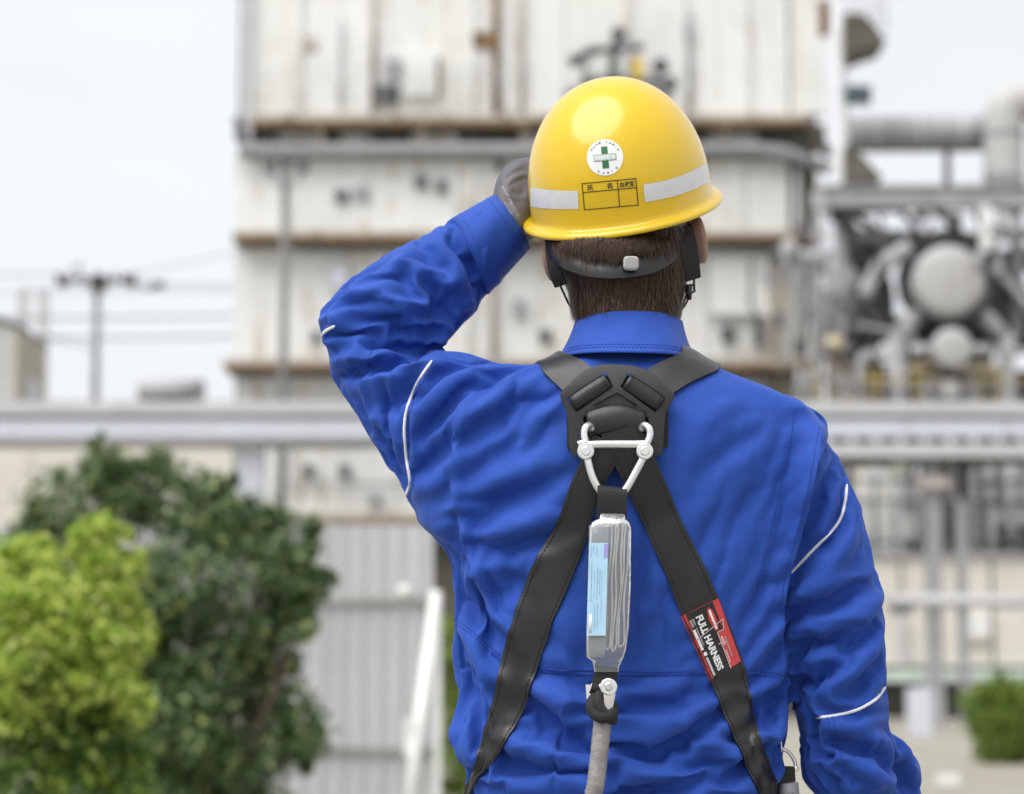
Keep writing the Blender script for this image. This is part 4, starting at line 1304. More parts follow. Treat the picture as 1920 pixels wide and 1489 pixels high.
def drape(V, F, iters, gain, slack, bend, base=0.012, anchor=0.022):
    """let the sewn shape settle as cloth: more cloth than surface in the slack regions, so it buckles into folds there"""
    X0 = V.copy()
    N = normals_of(V, F)
    PX = project(V)
    view = V - CAM
    view /= np.linalg.norm(view, axis=1)[:, None]
    facing = np.clip((-(N * view).sum(1) + 0.30) / 0.4, 0, 1)
    H = np.zeros(len(V))
    for pts, w, amp, kind in (FOLDS if gain else ()):
        idx, h = stroke_field(PX, pts, w, amp * gain, kind)
        H[idx] += h
    H *= facing
    q = V
    d1 = np.stack([q[:, 0] * 9 + q[:, 2] * 5, q[:, 1] * 8, q[:, 2] * 14 - q[:, 0] * 8], 1)
    if gain: H += 0.0018 * vnoise(d1, 3)
    H += 0.0005 * vnoise(q * 55, 5)
    # edges: sides and both diagonals of every quad
    E = np.concatenate([F[:, [0, 1]], F[:, [1, 2]], F[:, [2, 3]], F[:, [3, 0]], F[:, [0, 2]], F[:, [1, 3]]])
    E.sort(axis=1)
    E = np.unique(E, axis=0)
    i, j = E[:, 0], E[:, 1]
    D = X0[j] - X0[i]
    L0 = np.linalg.norm(D, axis=1)
    U = D / L0[:, None]
    mp_ = (PX[i] + PX[j]) / 2
    Nm = N[i] + N[j]; Nm /= np.linalg.norm(Nm, axis=1)[:, None] + 1e-9
    fm = (facing[i] + facing[j]) / 2
    ex = np.full(len(E), base) + 0.05 * (1 - fm)
    for cx, cy, rx, ry, ang, la, ac, amp in DRAG:
        g = np.exp(-((mp_[:, 0] - cx) / rx) ** 2 - ((mp_[:, 1] - cy) / ry) ** 2)
        m_ = g > 0.02
        fd = np.array([math.cos(R(ang)), 0, math.sin(R(ang))])
        pd = np.cross(Nm[m_], fd); pd /= np.linalg.norm(pd, axis=1)[:, None] + 1e-9
        ex[m_] += slack * amp * g[m_] * fm[m_] * (U[m_] * pd).sum(1) ** 2
    L = L0 * (1 + np.minimum(ex, 0.5))
    X = X0 + (N * 0.75 - view * 0.25 * facing[:, None]) * H[:, None]
    T = X.copy()
    n = len(X)
    cnt = (np.bincount(i, minlength=n) + np.bincount(j, minlength=n)).astype(float)[:, None]
    for it in range(iters):
        d = X[j] - X[i]
        l = np.linalg.norm(d, axis=1)
        c = d * (0.5 * (l - L) / l)[:, None]
        A = np.empty_like(X)
        for k in range(3):
            A[:, k] = np.bincount(i, c[:, k], minlength=n) - np.bincount(j, c[:, k], minlength=n)
        X = X + A / cnt * 2.4
        if it % 2 == 0: X = relax(X, F, bend)
        X = X + anchor * (T - X)
        dn = ((X - X0) * N).sum(1)
        low_ = np.minimum(dn + 0.014, 0)
        X = X - N * low_[:, None]
    return X


def subdivide(V, F):
    """one Catmull-Clark step"""
    o = mk('tmp_sub', V, F)
    md = o.modifiers.new('s', 'SUBSURF'); md.levels = 1; md.render_levels = 1
    dg = bpy.context.evaluated_depsgraph_get(); dg.update()
    me = o.evaluated_get(dg).to_mesh()
    W_ = np.empty(len(me.vertices) * 3); me.vertices.foreach_get('co', W_)
    vi = np.empty(len(me.loops), int); me.loops.foreach_get('vertex_index', vi)
    o.evaluated_get(dg).to_mesh_clear()
    me0 = o.data
    bpy.data.objects.remove(o); bpy.data.meshes.remove(me0)
    return W_.reshape(-1, 3), vi.reshape(-1, 4)


JV = drape(JV, JF, 200, 2.8, 0.16, 0.09, 0.010, 0.012)
JV, JF = subdivide(JV, JF)
JV = drape(JV, JF, 60, 0, 0.040, 0.05, 0.008, 0.03)
_sm = JV
for _ in range(16): _sm = relax(_sm, JF, 0.6)
_hp = JV - _sm
_hp *= np.minimum(1, 0.007 / (np.linalg.norm(_hp, axis=1) + 1e-9))[:, None]
JV = JV + 0.5 * _hp          # stiff cloth: folds stand up crisply
JV, JF = subdivide(JV, JF)
jacket = mk('jacket', JV, JF, m_jacket, person)
JT = BVHTree.FromPolygons(JV.tolist(), JF.tolist())
JT0 = JT


def cast(px, py, tree, off=0.0, fallY=0.0, skip=None):
    d = W(px, py, 1.0) - CAM
    d /= np.linalg.norm(d)
    h, n, i, t = tree.ray_cast(Vector(CAM), Vector(d))
    if h is None: return (None if fallY is None else W(px, py, fallY)), np.array([0, -1.0, 0])
    n = np.array(n)
    if n @ d > 0: n = -n
    return np.array(h) + n * off, n


def drape_curve(pts, tree, off, k=6, smooth=1, fallY=0.0):
    L = spline(np.array(pts, float), k)
    P = np.array([q[0] for q in (cast(x, y, tree, off, None) for x, y in L) if q[0] is not None])
    for _ in range(smooth): P[1:-1] = 0.5 * P[1:-1] + 0.25 * (P[:-2] + P[2:])
    return P


def slab(G, thick, name, mat, parent, towards=None, rim=0.0):
    """grid of points G[i,j] -> solid sheet, its visible face being G, its body `thick` behind"""
    n, m = G.shape[:2]
    du = np.gradient(G, axis=0); dv = np.gradient(G, axis=1)
    N = np.cross(du, dv); N /= np.linalg.norm(N, axis=2)[..., None] + 1e-12
    view = G - CAM
    s_ = np.sign(-(N * view).sum(2).mean()) or 1
    N = N * s_
    B = G - N * thick
    V = np.concatenate([G.reshape(-1, 3), B.reshape(-1, 3)])
    K = n * m
    F = []
    for i in range(n - 1):
        for j in range(m - 1):
            a = i * m + j
            q = [a, a + 1, a + m + 1, a + m]
            q2 = [K + x for x in q][::-1]
            F += ([q, q2] if s_ < 0 else [q[::-1], q2[::-1]])
    for i in range(n - 1):
        for j in (0, m - 1):
            a = i * m + j
            F.append([a, a + m, K + a + m, K + a])
    for j in range(m - 1):
        for i in (0, n - 1):
            a = i * m + j
            F.append([a, a + 1, K + a + 1, K + a])
    o = mk(name, V, F, mat, parent)
    bm = bmesh.new(); bm.from_mesh(o.data)
    bmesh.ops.recalc_face_normals(bm, faces=bm.faces)
    for e in bm.edges:
        if len(e.link_faces) == 2 and e.calc_face_angle(0) > 1.0: e.smooth = False
    bm.to_mesh(o.data); bm.free()
    return o


def drape_band(left, right, tree, off, thick, name, mat, parent, nu=40, nv=7, smooth=3, crown=0.0, fallY=0.0, lift=None, clear=0.0):
    """strip between two pixel edge lines laid on a surface"""
    A, B = resample(left, nu), resample(right, nu)
    G = np.empty((nu, nv, 3))
    for i in range(nu):
        for j in range(nv):
            t = j / (nv - 1)
            p = A[i] * (1 - t) + B[i] * t
            G[i, j] = cast(p[0], p[1], tree, off, fallY)[0]
    for _ in range(smooth):
        H = G.copy()
        H[1:-1] = 0.5 * G[1:-1] + 0.25 * (G[:-2] + G[2:])
        H2 = H.copy()
        H2[:, 1:-1] = 0.5 * H[:, 1:-1] + 0.25 * (H[:, :-2] + H[:, 2:])
        G = H2
    if lift is not None: G = lift(G)
    if clear:
        for _ in range(3):
            px = project(G.reshape(-1, 3))
            for k, (x, y) in enumerate(px):
                i, j = divmod(k, nv)
                h = cast(x, y, tree, 0.0, None)[0]
                if h is not None and G[i, j, 1] > h[1] - clear:
                    G[i, j] = cast(x, y, tree, clear, None)[0]
            H = G.copy()
            H[1:-1] = 0.4 * G[1:-1] + 0.3 * (G[:-2] + G[2:])
            G = np.where((H[..., 1] < G[..., 1])[..., None], H, G)
    return G, slab(G, thick, name, mat, parent)


def resample(pts, n):
    L = spline(np.array(pts, float), 8) if len(pts) > 2 else np.linspace(pts[0], pts[1], 9)
    c = np.concatenate([[0], np.cumsum(np.linalg.norm(np.diff(L, axis=0), axis=1))])
    t = np.linspace(0, c[-1], n)
    return np.stack([np.interp(t, c, L[:, k]) for k in range(L.shape[1])], 1)


def stitch(P, N, name, mat, parent, dash=0.0032, gap=0.0016, r=0.00045, lift=0.0004):
    """row of raised thread dashes along the polyline P, one part"""
    P = np.asarray(P)
    c = np.concatenate([[0], np.cumsum(np.linalg.norm(np.diff(P, axis=0), axis=1))])
    mb = MB()
    s_ = 0.0
    while s_ + dash < c[-1]:
        a = np.array([np.interp(s_, c, P[:, k]) for k in range(3)]) + N * lift
        b = np.array([np.interp(s_ + dash, c, P[:, k]) for k in range(3)]) + N * lift
        mb.tube([a, (a + b) / 2 + N * r * 0.6, b], [r * 0.6, r, r * 0.6], 5)
        s_ += dash + gap
    o = mb.build(name, mat, parent, True)
    o['kind'] = 'stuff'
    return o


NV = np.array([0, -1.0, 0.1])
# back panel whose free side edges stand proud of the sleeves
_pl = [(1052, 676), (958, 706), (900, 738), (866, 770), (852, 830), (849, 919), (864, 986), (888, 1080), (914, 1140), (954, 1200), (1008, 1256)]
_pr = [(1302, 676), (1400, 716), (1480, 754), (1542, 797), (1530, 870), (1514, 945), (1480, 1071), (1468, 1140), (1468, 1200), (1473, 1266)]


def panel_lift(G):
    n, m = G.shape[:2]
    u = np.linspace(0, 1, n)[:, None]; v = np.linspace(0, 1, m)[None, :]
    right = np.exp(-((1 - v) / 0.07) ** 2) * np.clip((u - 0.16) / 0.14, 0, 1) * np.clip((1 - u) / 0.1, 0, 1)
    left = np.exp(-(v / 0.035) ** 2) * np.clip((u - 0.22) / 0.12, 0, 1) * np.clip((1 - u) / 0.2, 0, 1)
    G = G.copy()
    top_ = np.exp(-((u - 0.27) / 0.12) ** 2) * np.exp(-((1 - v) / 0.05) ** 2)
    G[..., 1] -= 0.014 * right + 0.010 * left + 0.006 * top_
    G[..., 0] += 0.006 * top_
    return G


PG, back_panel = drape_band(_pl, _pr, JT, 0.0022, 0.0022, 'back_panel', m_jacket, jacket, 150, 190, 1, lift=panel_lift)
_n, _m = PG.shape[:2]
_pf = [[i * _m + j, i * _m + j + 1, (i + 1) * _m + j + 1, (i + 1) * _m + j] for i in range(_n - 1) for j in range(_m - 1)]
JT = BVHTree.FromPolygons(JV.tolist() + PG.reshape(-1, 3).tolist(), JF.tolist() + [[a + len(JV) for a in q] for q in _pf])

# seams
def seam(pts, name='seam', off=0.0003, tree=None, n=60):
    L = resample(pts, n)
    P = np.array([cast(x, y, tree or JT, off)[0] for x, y in L])
    return stitch(P, NV, name, m_thread, jacket)


seam([(1490, 768), (1480, 840), (1466, 905), (1436, 1033), (1418, 1110)])
seam([(1536, 800), (1510, 940), (1475, 1070), (1463, 1140)])
seam([(1012, 1252), (1100, 1257), (1250, 1258), (1380, 1256), (1472, 1262)])
seam([(1014, 1262), (1100, 1267), (1250, 1268), (1380, 1266), (1470, 1272)])
seam([(852, 1161), (880, 1180), (910, 1206), (940, 1230)])
seam([(856, 1170), (884, 1190), (912, 1216), (938, 1240)])
seam([(816, 682), (783, 732), (766, 790), (768, 848), (775, 900), (764, 944)])
seam([(1550, 1340), (1560, 1390), (1572, 1441)])
seam([(1560, 1338), (1570, 1390), (1582, 1441)])
seam([(700, 650), (692, 670), (690, 690)])
seam([(1578, 985), (1530, 1040), (1484, 1088)])
# waist hem line folded under the panel
wl, wseam = drape_band([(1008, 1254), (1100, 1259), (1250, 1260), (1380, 1258), (1473, 1264)], [(1008, 1260), (1100, 1265), (1250, 1266), (1380, 1264), (1473, 1270)], JT, 0.0012, 0.0015, 'waist_tape', m_jacket, jacket, 70, 4, 1)

# white piping
for pts in ([(810, 676), (778, 728), (759, 788), (761, 848), (769, 902), (764, 922), (755, 945)],
            [(628, 611), (612, 620), (602, 634), (599, 650)],
            [(1588, 908), (1584, 945), (1572, 980), (1530, 1026), (1480, 1077)],
            [(1660, 1288), (1640, 1312), (1604, 1332), (1566, 1342), (1530, 1346)]):
    P = drape_curve(pts, JT0, 0.0003, 12, 2)
    rp_ = np.full(len(P), 0.0019); rp_[:3] = (0.0008, 0.0014, 0.0018); rp_[-3:] = (0.0018, 0.0014, 0.0008)
    mk('piping', *tube(P, rp_, 8), m_piping, jacket)

# collar: outer fall of the stand collar wrapped round the neck
def collar():
    nu, nv = 64, 16
    bot = [(1044, 674), (1075, 665), (1120, 661), (1175, 661), (1240, 663), (1280, 668), (1308, 676)]
    top = [(1079, 600), (1090, 592), (1130, 586), (1176, 583), (1230, 585), (1262, 591), (1280, 602)]
    V = np.empty((nu * 2, nv, 3))
    A, B = resample(bot, nu), resample(top, nu)
    for i in range(nu):
        s_ = (i / (nu - 1)) * 2 - 1
        yb = -0.098 + 0.110 * (1 - math.sqrt(max(0, 1 - min(1, abs(s_) * 1.0) ** 2)))
        yt = -0.046 + 0.070 * (1 - math.sqrt(max(0, 1 - min(1, abs(s_)) ** 2)))
        for j in range(nv):
            t = j / (nv - 1)
            px = A[i] * (1 - t) + B[i] * t
            y = yb * (1 - t) ** 1.25 + yt * (1 - (1 - t) ** 1.25)
            px0 = px[0] + (-1 if s_ < 0 else 1) * abs(s_) ** 3 * 6 * math.sin(math.pi * t) * (-0.6)
            p = W(px0, px[1], y)
            # soft buckles in the standing cloth
            p[1] += 0.0026 * math.sin(s_ * 5.0 + 1.5 + 2.2 * t) * math.sin(math.pi * t) + 0.0014 * math.sin(9 * s_ - 3 * t) * math.sin(math.pi * t)
            V[i, j] = p
    # front half mirrored through the neck axis so the collar closes round the throat
    cy = 0.018
    for i in range(nu):
        for j in range(nv):
            p = V[nu - 1 - i, j].copy()
            p[1] = 2 * cy - p[1] + 0.012
            V[nu + i, j] = p
    n2 = nu * 2
    K = n2 * nv
    X = V.reshape(-1, 3)
    cen = X.mean(0)
    inn = X.copy()
    dirv = X - cen; dirv[:, 2] = 0
    dirv /= np.linalg.norm(dirv, axis=1)[:, None]
    inn -= dirv * 0.004
    F = []
    for i in range(n2):
        l = (i + 1) % n2
        for j in range(nv - 1):
            F.append([i * nv + j, l * nv + j, l * nv + j + 1, i * nv + j + 1])
            F.append([K + i * nv + j + 1, K + l * nv + j + 1, K + l * nv + j, K + i * nv + j])
        F.append([i * nv + nv - 1, l * nv + nv - 1, K + l * nv + nv - 1, K + i * nv + nv - 1])
        F.append([K + i * nv, K + l * nv, l * nv, i * nv])
    o = mk('collar', np.concatenate([X, inn]), F, m_jacket, jacket)
    rows = V[:nu]
    for t in (2, 3):
        stitch(rows[3:-3, t] + np.array([0, -0.0006, 0]), NV, 'seam', m_thread, jacket)
    return o


collar()

# sleeve cuffs: a doubled band standing off the sleeve end
def cuff(A0, A1, B0, B1, Y0, Y1, hd0, hd1, thick=0.003):
    n = 40
    rings = []
    for (a, b, Y, h, e) in ((A0, B0, Y0, hd0, 0.0025), (A1, B1, Y1, hd1, 0.003), (A1, B1, Y1, hd1, -0.001), (A0, B0, Y0, hd0, -0.003)):
        p, q = W(*a, Y), W(*b, Y)
        c, u = (p + q) / 2, (q - p) / 2
        L = np.linalg.norm(u)
        t = np.arange(n) / n * 2 * math.pi
        rings.append(c + np.cos(t)[:, None] * u * (1 + e / L) + np.sin(t)[:, None] * np.array([0, h + e, 0]) + 0.0008 * np.sin(5 * t + 1)[:, None] * np.array([0.3, 1, 0.3]))
    # more rows on the outer face
    out = [rings[0] * (1 - s_) + rings[1] * s_ + 0.0012 * np.sin(np.arange(n) * 0.9 + 7 * s_)[:, None] * math.sin(math.pi * s_) * np.array([0, 1, 0.2]) for s_ in np.linspace(0, 1, 7)]
    allr = out + [rings[2], rings[3]]
    V = np.concatenate(allr); m = len(allr)
    F = [[i * n + k, i * n + (k + 1) % n, ((i + 1) % m) * n + (k + 1) % n, ((i + 1) % m) * n + k] for i in range(m) for k in range(n)]
    o = mk('cuff', V, F, m_jacket, jacket)
    for s_ in (1, 5):
        q = out[s_]
        c = q.mean(0)
        stitch(np.concatenate([q, q[:1]]) * 1.0 + (np.concatenate([q, q[:1]]) - c) * 0.004, np.zeros(3), 'seam', m_thread, jacket)
    return o


cuff((850, 413), (927, 371), (914, 548), (992, 461), 0.099, 0.108, 0.050, 0.046)
cuff((1606, 1690), (1612, 1740), (1722, 1640), (1714, 1698), 0.245, 0.292, 0.050, 0.044)

# ---------------------------------------------------------------- gloves
def glove_mat():
    m = M('grey_glove')
    v = m.coords()
    m.color(m.ramp(m.noise(v, 14, 5), [(0.3, (0.072, 0.070, 0.084)), (0.7, (0.108, 0.105, 0.124))]))
    m.set(Roughness=0.55)
    b = m.bump(m.noise(v, 30, 4), 0.25, 0.004)
    m.bump(m.noise(v, 260, 3), 0.3, 0.0008, b)
    return m.m


m_glove = glove_mat()
m_print = plain('glove_print', (0.26, 0.25, 0.28), 0.6, scale=120, vary=0.3)


def hand(wrist, fwd, side, palm_n, name, scale=1.0, curl=(0.35, 0.5, 0.4), extra=(), folds=()):
    """glove: palm, four unequal fingers curling towards -palm_n... and a thumb leaving the side of the palm"""
    fwd = np.array(fwd, float); fwd /= np.linalg.norm(fwd)
    pn = np.array(palm_n, float); pn -= fwd * (pn @ fwd); pn /= np.linalg.norm(pn)
    sd = np.cross(fwd, pn) * side
    s_ = scale
    parts = []
    pal = [wrist - fwd * 0.05 * s_, wrist, wrist + fwd * 0.035 * s_, wrist + fwd * 0.07 * s_, wrist + fwd * 0.092 * s_]
    V, F = tube(np.array(pal), np.array([0.030, 0.031, 0.040, 0.044, 0.040]) * s_, 20, True, False, np.array([0.026, 0.023, 0.019, 0.016, 0.013]) * s_, pn)
    parts.append((V, F))
    for k, (o_, L, r) in enumerate(((0.032, 0.072, 0.0105), (0.011, 0.080, 0.0108), (-0.010, 0.075, 0.0103), (-0.030, 0.060, 0.0092))):
        p = wrist + fwd * (0.088 - 0.006 * abs(k - 1)) * s_ + sd * o_ * s_
        d = fwd + sd * o_ * 1.2
        d /= np.linalg.norm(d)
        pts = [p - d * 0.02 * s_, p]
        a = 0
        for f_, c_ in zip((0.42, 0.32, 0.26), curl):
            a += c_
            p = p + (d * math.cos(a) + pn * math.sin(a)) * L * f_ * s_
            pts.append(p)
        Q = spline(np.array(pts), 5)
        parts.append(tube(Q, np.linspace(r * 1.08, r * 0.8, len(Q)) * s_, 12, True, False, None, pn + 0.01))
        parts.append((ball(pts[-1], (r * 0.8 * s_,) * 3, 12, 8)))
    p = wrist + fwd * 0.022 * s_ + sd * 0.034 * s_ + pn * 0.006
    d = fwd * 0.75 + sd * 0.65 + pn * 0.25
    d /= np.linalg.norm(d)
    pts = [p - d * 0.02 * s_, p + d * 0.025 * s_, p + d * 0.050 * s_ + pn * 0.003, p + d * 0.072 * s_ + fwd * 0.006 + pn * 0.008]
    Q = spline(np.array(pts), 5)
    parts.append(tube(Q, np.linspace(0.0145, 0.0095, len(Q)) * s_, 12, True, False, None, pn + 0.01))
    parts.append(ball(pts[-1], (0.0098 * s_,) * 3, 12, 8))
    V, F = remesh(parts + list(extra), 0.0022, 5)
    V = V + normals_of(V, F) * (0.0012 * vnoise(V * 60, 5) + 0.0016 * vnoise(V * 28, 9))[:, None]
    PX = project(V)
    N = normals_of(V, F)
    H = np.zeros(len(V))
    for pts, w, amp, kind in folds:
        idx, h = stroke_field(PX, pts, w, amp, kind)
        H[idx] += h
    V = V + N * (H * np.clip(-N[:, 1] * 2 + 0.4, 0, 1))[:, None]
    return mk(name, V, F, m_glove, person), V, F


# raised hand: comes out of the cuff, bends at the wrist and lies along the cap brim in front of the brow
_w = W(966, 398, 0.118)
_h, GVv, GFf = hand(_w, W(1020, 326, 0.190) - _w, 1, np.array([0.75, 0.35, -0.75]), 'glove', 1.05, (0.25, 0.35, 0.3),
                     [ring_loft([(905, 400, 975, 482, 0.100, 0.034), (922, 376, 990, 464, 0.110, 0.037), (927, 350, 1002, 446, 0.116, 0.038), (938, 326, 1022, 424, 0.124, 0.037), (956, 308, 1042, 400, 0.134, 0.033), (982, 297, 1062, 380, 0.146, 0.027), (1012, 296, 1080, 362, 0.160, 0.022)], 32)],
                     [([(940, 352), (952, 330), (972, 318), (994, 312)], 6, 2.6, 's'), ([(946, 356), (960, 342), (976, 334), (996, 330)], 6, 3.0, 's'), ([(944, 346), (954, 368), (966, 392), (974, 404)], 5, 1.8, 'r'),
                      ([(958, 350), (970, 362), (990, 360)], 9, -2.5, 'r'), ([(930, 372), (945, 408), (975, 440)], 7, 1.6, 'r'), ([(950, 312), (966, 318), (984, 306)], 5, 1.6, 'r'), ([(936, 360), (948, 392), (962, 420)], 5, -1.4, 'r')])
_w2 = W(1664, 1735, 0.315)
hand(_w2, np.array([0.02, 0.62, -0.55]), -1, np.array([-0.9, 0.0, -0.2]), 'glove', 1.05, (0.35, 0.5, 0.4))

# ---------------------------------------------------------------- trousers, belt, boots
tr = [ring_loft([(880, 1560, 1468, 1560, 0.014, 0.104), (876, 1660, 1474, 1660, 0.014, 0.112), (880, 1760, 1470, 1760, 0.012, 0.11), (930, 1860, 1420, 1860, 0.012, 0.09)], 40)]
for hip, knee, ank, toe in LEGS:
    tr.append(wtube([hip + np.array([0, 0, 0.02]), (hip + knee) / 2, knee, (knee + ank) / 2, ank + np.array([0, 0, 0.03])], [0.105, 0.096, 0.082, 0.078, 0.076], 24))
V, F = remesh(tr, 0.0075, 6)
V = V + normals_of(V, F) * (0.006 * (1 - 2 * np.abs(vnoise(V * np.array([12, 12, 20]), 21))) * 0.7)[:, None]
V = relax(V, F, 0.4)
mk('trousers', V, F, m_trouser, person)
m_boot = plain('black_boot_leather', (0.02, 0.019, 0.018), 0.42, scale=30)
m_sole = plain('boot_sole', (0.03, 0.03, 0.03), 0.8)
for hip, knee, ank, toe in LEGS:
    d = (toe - ank) * np.array([1, 1, 0]); d /= np.linalg.norm(d)
    b0 = ank * np.array([1, 1, 0])
    prt = [wtube([b0 + np.array([0, -0.005, 0.16]), b0 + np.array([0, -0.01, 0.08]), b0 + np.array([0, -0.012, 0.05])], [0.052, 0.050, 0.046]),
           wtube([b0 - d * 0.045 + np.array([0, 0, 0.052]), b0 + d * 0.06 + np.array([0, 0, 0.056]), b0 + d * 0.15 + np.array([0, 0, 0.048]), b0 + d * 0.185 + np.array([0, 0, 0.044])], [0.040, 0.044, 0.046, 0.034])]
    V, F = remesh(prt, 0.005, 4)
    V[:, 2] = np.maximum(V[:, 2], 0.018)
    bt = mk('boot', V, F, m_boot, person)
    n = 28
    t = np.arange(n) / n * 2 * math.pi
    c = b0 + d * 0.068
    sdv = np.array([d[1], -d[0], 0])
    ring = c + np.cos(t)[:, None] * d * 0.152 + np.sin(t)[:, None] * sdv * (0.047 + 0.006 * np.cos(t))[:, None]
    V = np.concatenate([ring + np.array([0, 0, 0.001]), ring + np.array([0, 0, 0.024])])
    F = [list(range(n))[::-1], list(range(n, 2 * n))] + [[k, (k + 1) % n, n + (k + 1) % n, n + k] for k in range(n)]
    mk('sole', V, F, m_sole, bt, False)

# ================================================================ hair
def hair():
    rng = np.random.default_rng(4)
    m = M('brown_hair')
    g = m.n('NewGeometry')
    col = m.ramp(g.outputs['Random Per Island'], [(0.0, (0.026, 0.015, 0.010)), (0.6, (0.050, 0.028, 0.017)), (1.0, (0.120, 0.066, 0.036))])
    m.color(col)
    m.set(Roughness=0.42)
    m.p.inputs['Specular IOR Level'].default_value = 0.3
    # close cap under the strands
    parts = [headpart((0, 0.000, 0.030), (0.0835, 0.088, 0.080)), headpart((0, -0.030, -0.040), (0.071, 0.053, 0.062))]
    parts.append(headpart((0, -0.022, -0.010), (0.082, 0.066, 0.070)))
    parts.append(ring_loft([(1058, 470, 1288, 470, 0.040, 0.085), (1066, 520, 1283, 520, 0.030, 0.074), (1072, 560, 1277, 560, 0.026, 0.066), (1078, 610, 1270, 610, 0.020, 0.060)]))
    V, F = remesh(parts, 0.004, 5)
    # keep only the back and sides: nothing before the ears or above the hat line matters, nothing over the neck skin
    L = (HP.T @ (V - HEAD_C).T).T
    PXh = project(V)
    keepv = (L[:, 1] < 0.026 - 0.35 * np.clip(-L[:, 2] - 0.03, 0, 1)) & (PXh[:, 1] < 598)
    keep = keepv[F].all(1)
    F2 = F[keep]
    used = np.unique(F2)
    mp_ = -np.ones(len(V), int); mp_[used] = np.arange(len(used))
    o = mk('hair', V[used], mp_[F2], m.m, person)
    # strands
    N = normals_of(V, F)
    Ln = (HP.T @ N.T).T
    cand = np.where(keepv & (L[:, 2] < 0.055) & (PXh[:, 1] < 590) & (PXh[:, 1] > 425))[0]
    ns = 24000
    pick = rng.choice(cand, ns)
    SV, SF = [], []
    k = 5
    for q, i in enumerate(pick):
        p = L[i] + rng.normal(0, 0.0015, 3)
        n = Ln[i]
        low = np.clip((-p[2] + 0.02) / 0.10, 0, 1)
        ln = (0.034 * (1 - low) + 0.013 * low) * rng.uniform(0.7, 1.25)
        dwn = np.array([-0.30 * p[0] / 0.08 * 0.9 + rng.normal(0, 0.09), rng.normal(0, 0.06) - 0.05, -1.0])
        dwn -= n * (dwn @ n) * 0.92
        dwn /= np.linalg.norm(dwn)
        side = np.cross(dwn, n); side /= np.linalg.norm(side) + 1e-9
        wd = rng.uniform(0.00022, 0.0005)
        bend = rng.normal(0, 0.10) + 0.12 * math.sin(p[0] * 60)
        lift0 = rng.uniform(0.0003, 0.0026)
        pts = []
        for j in range(k):
            t = j / (k - 1)
            c = p + dwn * ln * t + side * bend * ln * t * t + n * (lift0 * math.sin(math.pi * min(t * 0.8 + 0.1, 1)) + 0.0006 - 0.10 * ln * t * t * (1 - low) * 0.6)
            pts.append((c, wd * (1 - 0.75 * t)))
        b = len(SV)
        for c, w_ in pts:
            SV.append(c - side * w_); SV.append(c + side * w_)
        for j in range(k - 1):
            a = b + 2 * j
            SF.append([a, a + 1, a + 3, a + 2])
    for q in range(2600):
        x0 = rng.uniform(1032, 1262); y0 = rng.uniform(436, 452)
        s0 = (x0 - 1152) / 122
        yb = -0.064 + 0.085 * (1 - math.sqrt(max(0.0, 1 - (0.96 * min(1, abs(s0))) ** 2)))
        ln_ = rng.uniform(12, 34) * (1.25 if x0 < 1180 else 0.75) * (0.55 + 0.45 * rng.random())
        bx = rng.normal(-2 + 10 * s0 * -1, 6)
        lf = rng.uniform(0.001, 0.004)
        b = len(SV); wd = rng.uniform(0.00025, 0.0005)
        for j in range(5):
            t = j / 4
            c = W(x0 + bx * t + rng.normal(0, 0.6), y0 + 6 + ln_ * t * 1.3, yb + 0.004 * (1 - t) - lf * math.sin(math.pi * (0.2 + 0.7 * t)) - 0.0015)
            c = HP.T @ (c - HEAD_C)
            SV.append(c - HP.T @ np.array([wd * (1 - 0.8 * t), 0, 0])); SV.append(c + HP.T @ np.array([wd * (1 - 0.8 * t), 0, 0]))
        for j in range(4):
            a = b + 2 * j
            SF.append([a, a + 1, a + 3, a + 2])
    st = mk('hair_strands', HL(np.array(SV)), SF, m.m, o)
    st['kind'] = 'stuff'


hair()

# ================================================================ hard hat
HHC = W(1161, 351, 0.052)
HHR = np.array(Matrix.Rotation(R(-6.0), 3, 'Y') @ Matrix.Rotation(R(-9), 3, 'Z') @ Matrix.Rotation(R(21.5), 3, 'X'))


def HH(p):
    return HHC + (HHR @ np.asarray(p, float).reshape(-1, 3).T).T


def shell_mat():
    m = M('yellow_helmet_shell')
    v = m.coords()
    a = m.noise(v, 9, 5, 0.6)
    m.color(m.ramp(a, [(0.3, (0.66, 0.435, 0.001)), (0.7, (0.71, 0.470, 0.002))]))
    sp = m.ramp(m.noise(v, 420, 2, 0.5), [(0.69, (0, 0, 0)), (0.74, (1, 1, 1))])
    rr = m.ramp(m.noise(v, 30, 5, 0.7), [(0.3, (0.22,) * 3), (0.75, (0.36,) * 3)])
    m.l(rr, m.p.inputs['Roughness'])
    m.set(Coat_Weight=0.4, Coat_Roughness=0.08)
    b_ = m.bump(m.noise(v, 14, 3), 0.05, 0.004)
    m.bump(sp, 0.25, 0.0005, b_)
    return m.m


m_shell = shell_mat()
m_tape = plain('reflective_tape', (0.62, 0.63, 0.66), 0.35, vary=0.06, scale=90)
m_black = plain('black_webbing', (0.012, 0.012, 0.013), 0.75, scale=120, vary=0.3, bump=0.3)
m_bplast = plain('black_plastic', (0.022, 0.022, 0.024), 0.38, scale=40)
m_ink = plain('black_print', (0.014, 0.012, 0.008), 0.5, scale=90)
m_brownink = plain('brown_print', (0.05, 0.028, 0.004), 0.5, scale=90)
m_stick = plain('white_sticker', (0.78, 0.79, 0.80), 0.4, scale=60, vary=0.05)
m_green = plain('green_print', (0.02, 0.14, 0.045), 0.45, scale=60, vary=0.15)
m_greentext = plain('grey_print', (0.16, 0.18, 0.18), 0.5, scale=60)

hat = empty('hard_hat', HHC)
tag(hat, 'glossy yellow hard hat with green cross sticker and silver reflective bands, worn by the worker', 'hard hat')


